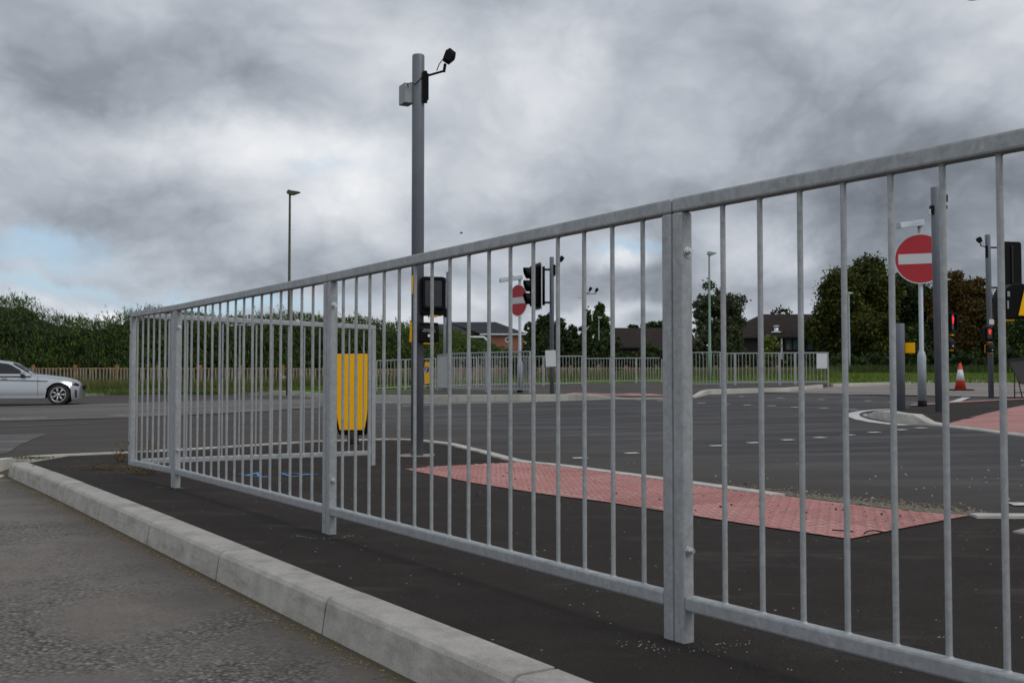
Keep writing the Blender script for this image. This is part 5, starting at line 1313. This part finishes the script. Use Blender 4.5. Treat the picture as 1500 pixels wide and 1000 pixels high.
blades('tall_weeds', 'tall weeds in front of the distant timber fence', 9000, lambda: (random.uniform(-3, 17.5), random.uniform(55, 61)), .2, .6, .03, LM['weed'], 'weeds')
blades('long_grass', 'long scrubby grass at the foot of the trees on the right', 13000, lambda: (random.uniform(20, 48), random.uniform(69, 76)), .2, .75, .05, LM['mid'], 'grass', lev=G)
blades('grass', 'mown green grass strip on the right', 26000, lambda: ((lambda y: (random.uniform(.28, .52) * y, y))(random.uniform(35, 70))), .02, .10, .035, M_gr, 'grass')
# weeds by the fence end
def weed(name, px, py, n, sx_, sy_, h, mat, label, leaf=.016, lev=0.0):
    q = at(px, py); r_ = empty(name, q, 0, label, 'weed')
    C_ = np.stack([RNG.normal(0, sx_, n), RNG.normal(0, sy_, n), np.abs(RNG.normal(0, h, n)) + .005], 1)
    leaf_mesh('leaves', C_, sph(n), leaf, .5, mat, r_)
    mb = MB()
    for i in range(14): j = RNG.integers(0, n); mb.tube((C_[j][0] * .3, C_[j][1] * .3, 0), C_[j], .0016, .001, 4, cap=False)
    mb.build('stems', M_bark, r_, fix=False)
weed('weed', 158, 688, 260, .13, .05, .022, LM['redweed'], 'reddish low weed spreading on the footway left of the fence end')
weed('weed', 178, 676, 160, .035, .03, .06, LM['redweed'], 'upright reddish weed beside the left end post', .018)
weed('weed', 208, 694, 220, .08, .06, .03, LM['redweed'], 'green and red weed under the short end panel')
weed('weed', 215, 664, 160, .07, .05, .06, LM['redweed'], 'weed growing behind the short end panel', .018)
weed('moss', 44, 672, 420, .09, .03, .008, LM['weed'], 'green and brown moss at the left end of the kerb', .012)
weed('weed', 925, 562, 400, .28, .15, .14, LM['mid'], 'dark green weed at the foot of the low distant guardrail', .07)

# ------------------------------------------------------------------ buildings
m, t, b = newmat('red_brick'); M_brick = m
bt = t.new('ShaderNodeTexBrick'); uvm = t.scale(objc(t), 1, 1, 1)
sp_ = t.new('ShaderNodeSeparateXYZ'); t.link(uvm, sp_.inputs[0]); cx_ = t.new('ShaderNodeCombineXYZ'); t.link(t.math('ADD', sp_.outputs[0], sp_.outputs[1]), cx_.inputs[0]); t.link(sp_.outputs[2], cx_.inputs[1])
t.link(cx_.outputs[0], bt.inputs['Vector']); bt.inputs['Scale'].default_value = 1.0; bt.inputs['Brick Width'].default_value = .225; bt.inputs['Row Height'].default_value = .075; bt.inputs['Mortar Size'].default_value = .01
bt.inputs['Color1'].default_value = (0.27, 0.068, 0.034, 1); bt.inputs['Color2'].default_value = (0.34, 0.105, 0.055, 1); bt.inputs['Mortar'].default_value = (0.26, 0.2, 0.16, 1)
t.link(bt.outputs['Color'], b.inputs['Base Color']); b.inputs['Roughness'].default_value = .9
def roofmat(name, a, b__):
    m, t, b = newmat(name); p = objc(t); n = t.noise(p, 1.5, 6, .7); rw = t.math('FRACT', t.math('MULTIPLY', t.new('ShaderNodeSeparateXYZ').outputs[2], 1))
    sz = t.new('ShaderNodeSeparateXYZ'); t.link(p, sz.inputs[0]); rw = t.math('FRACT', t.math('MULTIPLY', sz.outputs[2], 6))
    c = t.ramp(n, [(.35, a), (.65, b__)]); c = t.mix(t.mapr(rw, 0, .2, .45, 0), c, (0.01, 0.01, 0.01)); t.link(c, b.inputs['Base Color']); b.inputs['Roughness'].default_value = .9; b.inputs['Specular IOR Level'].default_value = .1; return m
M_slate = roofmat('slate_roof', (0.028, 0.030, 0.034), (0.050, 0.053, 0.058)); M_tile = roofmat('brown_tile_roof', (0.018, 0.014, 0.0125), (0.038, 0.028, 0.024))
M_dwall = simple('dark_timber_wall', (0.022, 0.019, 0.017), .8, 0, .3, 2); M_glass = simple('window_glass', (0.10, 0.16, 0.18), .12, 0, .35, .6, spec=.8)
def hip_house(px0, px1, Y, depth, row_eave, row_ridge, ridge0, ridge1, wallm, roofm, label, name, over=.5, rz=0.0, gable=False):
    a_, b_ = on(px0, Y), on(px1, Y); k = F / Y; cx = (a_.x + b_.x) / 2; zb = min(g1(a_.x, Y), g1(b_.x, Y)) - .2
    W = b_.x - a_.x; ez = CH + (HZ - row_eave) / k - zb; rz_ = CH + (HZ - row_ridge) / (F / (Y + depth / 2)) - zb
    r = empty(name, (cx, Y, zb), rz, label, 'building')
    MB().box((0, depth / 2, ez / 2), (W, depth, ez - .003)).build('wall', wallm, r)
    x0, x1 = (ridge0 - 750) / F * (Y + depth / 2) - cx, (ridge1 - 750) / F * (Y + depth / 2) - cx
    w_ = W / 2 + over; y0, y1 = -over, depth + over
    vs = [(-w_, y0, ez), (w_, y0, ez), (w_, y1, ez), (-w_, y1, ez), (x0, depth / 2, rz_), (x1, depth / 2, rz_)]
    MB().add(vs, [(0, 1, 5, 4), (1, 2, 5), (2, 3, 4, 5), (3, 0, 4), (0, 3, 2, 1)]).build('roof', roofm, r)
    MB().box((0, y0 + .02, ez - .07), (W + 2 * over - .06, .05, .13)).box((-w_ + .05, depth / 2, ez - .14), (.05, depth, .13)).box((w_ - .05, depth / 2, ez - .07), (.05, depth, .13)).build('fascia', M_white if wallm is M_brick else M_dwall, r)
    return r, ez, rz_, W, k, cx, zb
# brick house
r, ez, rzz, W, k, cx, zb = hip_house(708, 766, 100, 10, 488.5, 471.5, 655, 726, M_brick, M_slate, 'red brick house with grey slate roof and small round window', 'brick_house', .35)
wx = (743.5 - 750) / F * 100 - cx; wz = CH + (HZ - 497.5) / k - zb
cw = lambda rr_, d: MB().prism([(rr_ * math.cos(a * math.pi / 12), rr_ * math.sin(a * math.pi / 12)) for a in range(24)], d, Matrix.Translation((wx, -.01, wz)) @ FRONT)
wf = cw(.26, .04).build('round_window', M_white, r); cw(.13, .05).build('pane', M_dark, wf)
MB().box((W * .5 - .25, -.06, ez / 2), (.09, .09, ez - .3)).build('downpipe', M_dark, r)
# lower wing of the house, behind the hedge
r2, *_ = hip_house(640, 716, 108, 9, 487, 474.5, 600, 690, M_brick, M_slate, 'long slate roofed wing left of the brick house, above the hedge', 'house_wing', .4)
# low gable in front of the wing
q0, q1_ = on(690, 96), on(714, 96)
r = empty('gabled_porch', ((q0.x + q1_.x) / 2, 96, g1(0, 96) - .1), 0, 'low pale edged gable at the left foot of the brick house', 'building'); wz_ = CH + (HZ - 497) / F * 96 - g1(0, 96); W_ = q1_.x - q0.x
MB().box((0, 1.5, wz_ / 2 - .2), (W_, 3, wz_ - .4)).build('wall', M_brick, r)
rr_ = MB(); rr_.add([(-W_ / 2 - 3, -.4, wz_ + .45), (W_ * .3, -.4, wz_ + .45), (W_ / 2 + .3, -.4, wz_ - .45), (-W_ / 2 - 3, -.4, wz_ + .2), (-W_ / 2 - 3, 3.2, wz_ + .5), (W_ * .3, 3.2, wz_ + .5), (W_ / 2 + .3, 3.2, wz_ - .4), (-W_ / 2 - 3, 3.2, wz_ + .25)],
        [(0, 1, 2, 3), (4, 7, 6, 5), (0, 4, 5, 1), (1, 5, 6, 2), (2, 6, 7, 3), (3, 7, 4, 0)]).build('roof', M_slate, r)
MB().tube((-W_ / 2 - 3, -.45, wz_ + .3), (W_ * .3, -.45, wz_ + .3), .10, n=6).tube((W_ * .3, -.45, wz_ + .3), (W_ / 2 + .3, -.45, wz_ - .35), .10, n=6).build('bargeboard', M_white, r)
# long brown roofed building
r, *_ = hip_house(898, 1015, 108, 14, 508, 480, 901, 1010, M_dwall, M_tile, 'long low building with a brown tiled roof left of the near post', 'low_building', .6)
# building with glazing
r, ez, rzz, W, k, cx, zb = hip_house(1086, 1230, 96, 15, 493.5, 460, 1116, 1200, M_dwall, M_tile, 'brown roofed building with a glazed corner and steel roof flue', 'glazed_building', .7)
X = lambda px: (px - 750) / F * 96 - cx; Zz = lambda py: CH + (HZ - py) / k - zb
for i, (a, b_) in enumerate(((1151, 1160), (1161, 1171), (1172, 1178), (1182, 1192), (1193, 1203), (1204, 1214))):
    wf = MB().box(((X(a) + X(b_)) / 2, -.03, (Zz(495) + Zz(513)) / 2), (X(b_) - X(a), .08, Zz(495) - Zz(513))).build('window', M_dwall, r)
    MB().box(((X(a) + X(b_)) / 2, -.075, (Zz(495.5) + Zz(512.5)) / 2), (X(b_) - X(a) - .1, .02, (Zz(495) - Zz(513)) - .12)).build('pane', M_glass, wf)
for px in (1143, 1149): MB().box((X(px), -.5, Zz(494) / 2), (.14, .14, Zz(494))).build('pillar', M_white if px == 1143 else M_dwall, r)
fl = MB().tube((X(1141.5), 1.0, Zz(495)), (X(1141.5), 1.0, Zz(476.5)), .20, n=12).tube((X(1141.5), 1.0, Zz(478)), (X(1141.5), 1.0, Zz(476)), .28, n=12).lathe([(.7, Zz(486.5)), (.2, Zz(484))], 12, Matrix.Translation((X(1141.5), 1.0, 0))).build('roof_flue', M_bolt, r)

# a bird
q = pt(675.5, 341.5, 60)
mb = MB(); mb.lathe([(.01, -.09), (.035, -.03), (.03, .05), (.008, .11)], 8, Matrix.Rotation(R(80), 4, 'Y'))
mb.add([(0, 0, .01), (-.04, -.16, .07), (.03, -.32, .03), (.06, -.12, .04), (0, .16, .07), (.03, .32, .03), (.06, .12, .04)], [(0, 1, 2, 3), (0, 6, 5, 4)])
o = mb.build('bird', M_black, fix=False); o.location = q; tag(o, 'tiny dark bird flying right of the tall grey pole', 'bird')

# ------------------------------------------------------------------ silver car
def car():
    q = at(85, 593); k = F / q.y
    m, t, b = newmat('silver_car_paint'); b.inputs['Base Color'].default_value = (0.43, 0.445, 0.46, 1); b.inputs['Metallic'].default_value = .8; b.inputs['Roughness'].default_value = .28
    b.inputs['Coat Weight'].default_value = .6; b.inputs['Coat Roughness'].default_value = .05
    paint = m
    r = empty('saloon_car', (q.x - .22, q.y + .75, q.z), R(17), 'silver saloon car driving out of the left edge on the main road', 'car')
    # local x forward, front axle at x=0
    XF, XB, AX = 0.70, -3.95, -2.76; RW = 0.335; HW = 0.90
    def top(x): return np.interp(x, [-3.95, -3.85, -3.4, -3.1, -.95, -.45, .15, .48, .63, .70], [.80, .98, 1.03, 1.0, .99, .955, .88, .79, .68, .50])
    def bot(x):
        z = float(np.interp(x, [-3.95, -3.6, -3.3, -.5, .45, .70], [.38, .27, .22, .20, .17, .21]))
        for ax in (0, AX):
            d = x - ax
            if abs(d) < .395: z = max(z, RW + math.sqrt(.395 ** 2 - d * d) * .98)
        return z
    def hw(x): return float(np.interp(x, [-3.95, -3.8, -3.3, -2.5, 0, .4, .6, .70], [.62, .78, .87, .90, .89, .80, .62, .36]))
    xs = sorted(set(list(np.arange(XB, XF, .045)) + [XF, -.395, .395, AX - .395, AX + .395, -.40, .40, AX - .4, AX + .4]))
    prof = [(1.0, .0), (1.015, .10), (1.0, .30), (1.01, .52), (.985, .66), (.96, .80), (.90, .93), (.78, 1.0), (.4, 1.025), (0, 1.03)]
    vs, fs = [], []; n = len(prof)
    for x in xs:
        zb_, zt_ = bot(x), float(top(x)); w_ = hw(x); floor_ = float(np.interp(x, [-3.95, -3.6, -3.3, -.5, .45, .70], [.38, .27, .22, .20, .17, .21])); 
        for s_ in (1, -1):
            for f, h in prof:
                z = floor_ + (zt_ - floor_) * h
                vs.append((x, s_ * w_ * f, max(z, min(zb_, zt_ - .02))))
    for i in range(len(xs) - 1):
        for s_ in (0, 1):
            for j in range(n - 1):
                a = i * 2 * n + s_ * n + j; b_ = (i + 1) * 2 * n + s_ * n + j
                fs.append((a, b_, b_ + 1, a + 1) if s_ else (a, a + 1, b_ + 1, b_))
    for i in (0, len(xs) - 1): fs.append(tuple([i * 2 * n + j for j in range(n)] + [i * 2 * n + n + j for j in range(n - 2, -1, -1)]))
    mb = MB(); mb.add(vs, fs, smooth=True); body = mb.build('body', paint, r, fix=True)
    md = body.modifiers.new('edge', 'EDGE_SPLIT'); md.split_angle = R(38)
    # dark underside and wheel housings
    MB().box((-1.6, 0, .36), (4.3, 1.45, .26)).box((0, 0, .55), (.9, 1.2, .3)).box((AX, 0, .55), (.9, 1.2, .3)).build('underbody', M_rubber, r)
    # cabin
    def cab(x): return np.interp(x, [-3.45, -3.0, -2.5, -1.9, -1.5, -.84], [1.0, 1.22, 1.37, 1.42, 1.37, .98])
    def chw(x, z): return .84 - (z - .98) / .44 * .20
    cx_ = np.linspace(-3.45, -.84, 34); vs, fs = [], []; pf = [0, .3, .6, .85, 1.0]
    for x in cx_:
        zt_ = float(cab(x))
        ring = [(x, chw(x, .93 + (zt_ - .93) * f), .93 + (zt_ - .93) * f) for f in pf] + [(x, chw(x, zt_) * .6, zt_ + .025), (x, 0, zt_ + .035)]
        ring = ring + [(a, -b_, c) for a, b_, c in ring[-2::-1]]; vs += ring
    m_ = len(ring)
    for i in range(len(cx_) - 1):
        for j in range(m_ - 1): a = i * m_ + j; fs.append((a, a + m_, a + m_ + 1, a + 1))
    c_ = MB().add(vs, fs, smooth=True).build('roof', paint, r); c_.modifiers.new('edge', 'EDGE_SPLIT').split_angle = R(45)
    # side glass, windscreen and rear screen lie just proud of the cabin shell
    for s_ in (1, -1):
        def gl(xa, xb, nm):
            N = 10; V_, F_ = [], []
            for i in range(N + 1):
                x = xa + (xb - xa) * i / N; zt_ = float(cab(x)) - .055; z0 = 1.0
                zt_ = max(zt_, z0 + .004)
                for z in (z0, (z0 + zt_) / 2, zt_): V_.append((x, s_ * (chw(x, z) + .004), z))
            for i in range(N):
                for j in range(2): a = i * 3 + j; F_.append((a, a + 3, a + 4, a + 1))
            return MB().add(V_, F_).build(nm, M_dark, r)
        gl(-3.2, -2.16, 'side_window'); gl(-2.10, -.98, 'side_window')
        # sill, moulding line, mirror, handle
        MB().box((-1.38, s_ * .895, .25), (1.95, .05, .09)).build('sill', paint, r, .015)
        MB().box((-1.42, s_ * .908, .80), (2.2, .006, .018), ry=R(1.5)).build('crease_line', M_black, r)
        MB().box((-1.62, s_ * .912, .86), (.17, .02, .025)).build('door_handle', paint, r, .006)
        mr = MB().box((-1.06, s_ * .95, 1.03), (.12, .20, .12)).build('wing_mirror', paint, r, .03, 3)
        MB().box((-1.09, s_ * .90, .985), (.10, .14, .05)).build('mirror_foot', M_black, mr)
        for x in (-.62, -2.10, -3.05): MB().box((x, s_ * .903, .60), (.008, .01, .62)).build('door_gap', M_black, r)
        hl = MB().add([(.44, s_ * .795, .665), (.615, s_ * .615, .60), (.615, s_ * .612, .67), (.50, s_ * .755, .715)], [(0, 1, 2, 3)])
        hl.build('headlight', M_dark, r)
        
        # wheels
        for ax in (0, AX):
            w_ = empty('wheel', (ax, s_ * .78, RW), 0); w_.parent = r
            Tm = Matrix.Rotation(-s_ * math.pi / 2, 4, 'X')
            MB().lathe([(.22, -.09), (.30, -.10), (.33, -.085), (RW, -.05), (RW, .05), (.33, .085), (.30, .10), (.235, .095), (.225, .02)], 40, Tm, cap=False).build('tyre', M_rubber, w_)
            rim = MB(); rim.lathe([(.235, .085), (.240, .10), (.225, .10), (.215, .05)], 40, Tm, cap=False)
            for a in range(7):
                for dd in (-.11, .11):
                    t_ = a * 2 * math.pi / 7; A_ = Vector((.05 * math.cos(t_), .05 * math.sin(t_), .085)); B_ = Vector((.225 * math.cos(t_ + dd), .225 * math.sin(t_ + dd), .085))
                    rim.tube(Tm @ A_, Tm @ B_, .013, .011, 6)
            rim.lathe([(.0, .07), (.055, .07), (.05, .10), (.0, .105)], 16, Tm); rim.build('rim', M_bolt, w_)
            MB().lathe([(0.001, .0), (.21, .0), (.21, .015), (.001, .015)], 24, Tm).build('brake_disc', M_rubber, w_)
    MB().add([(-.88, -.74, .985), (-.88, .74, .985), (-1.45, .62, 1.365), (-1.45, -.62, 1.365)], [(0, 1, 2, 3)]).build('windscreen', M_dark, r).location = (.035, 0, .012)
    MB().add([(-3.42, -.70, 1.02), (-3.42, .70, 1.02), (-3.0, .62, 1.22), (-3.0, -.62, 1.22)], [(0, 3, 2, 1)]).build('rear_window', M_dark, r).location = (-.03, 0, .02)
    for s_ in (1, -1): MB().box((XB + .12, s_ * .62, .80), (.12, .26, .12)).build('tail_light', M_dimred, r, .02)
    for s_ in (1, -1): MB().prism(rbox(.30, .13, .05), .03, Matrix.Translation((XF - .005, s_ * .17, .56)) @ Matrix.Rotation(math.pi / 2, 4, 'Z') @ FRONT).build('grille', M_black, r)
    MB().box((XF - .10, 0, .30), (.10, .6, .10)).build('air_intake', M_black, r, .02)
    MB().box((-1.0, -.55, 1.08), (.10, .08, .09)).build('dashboard_light', M_bluesign, r)
    r.scale = (.95, .97, .97)
    return r
car()
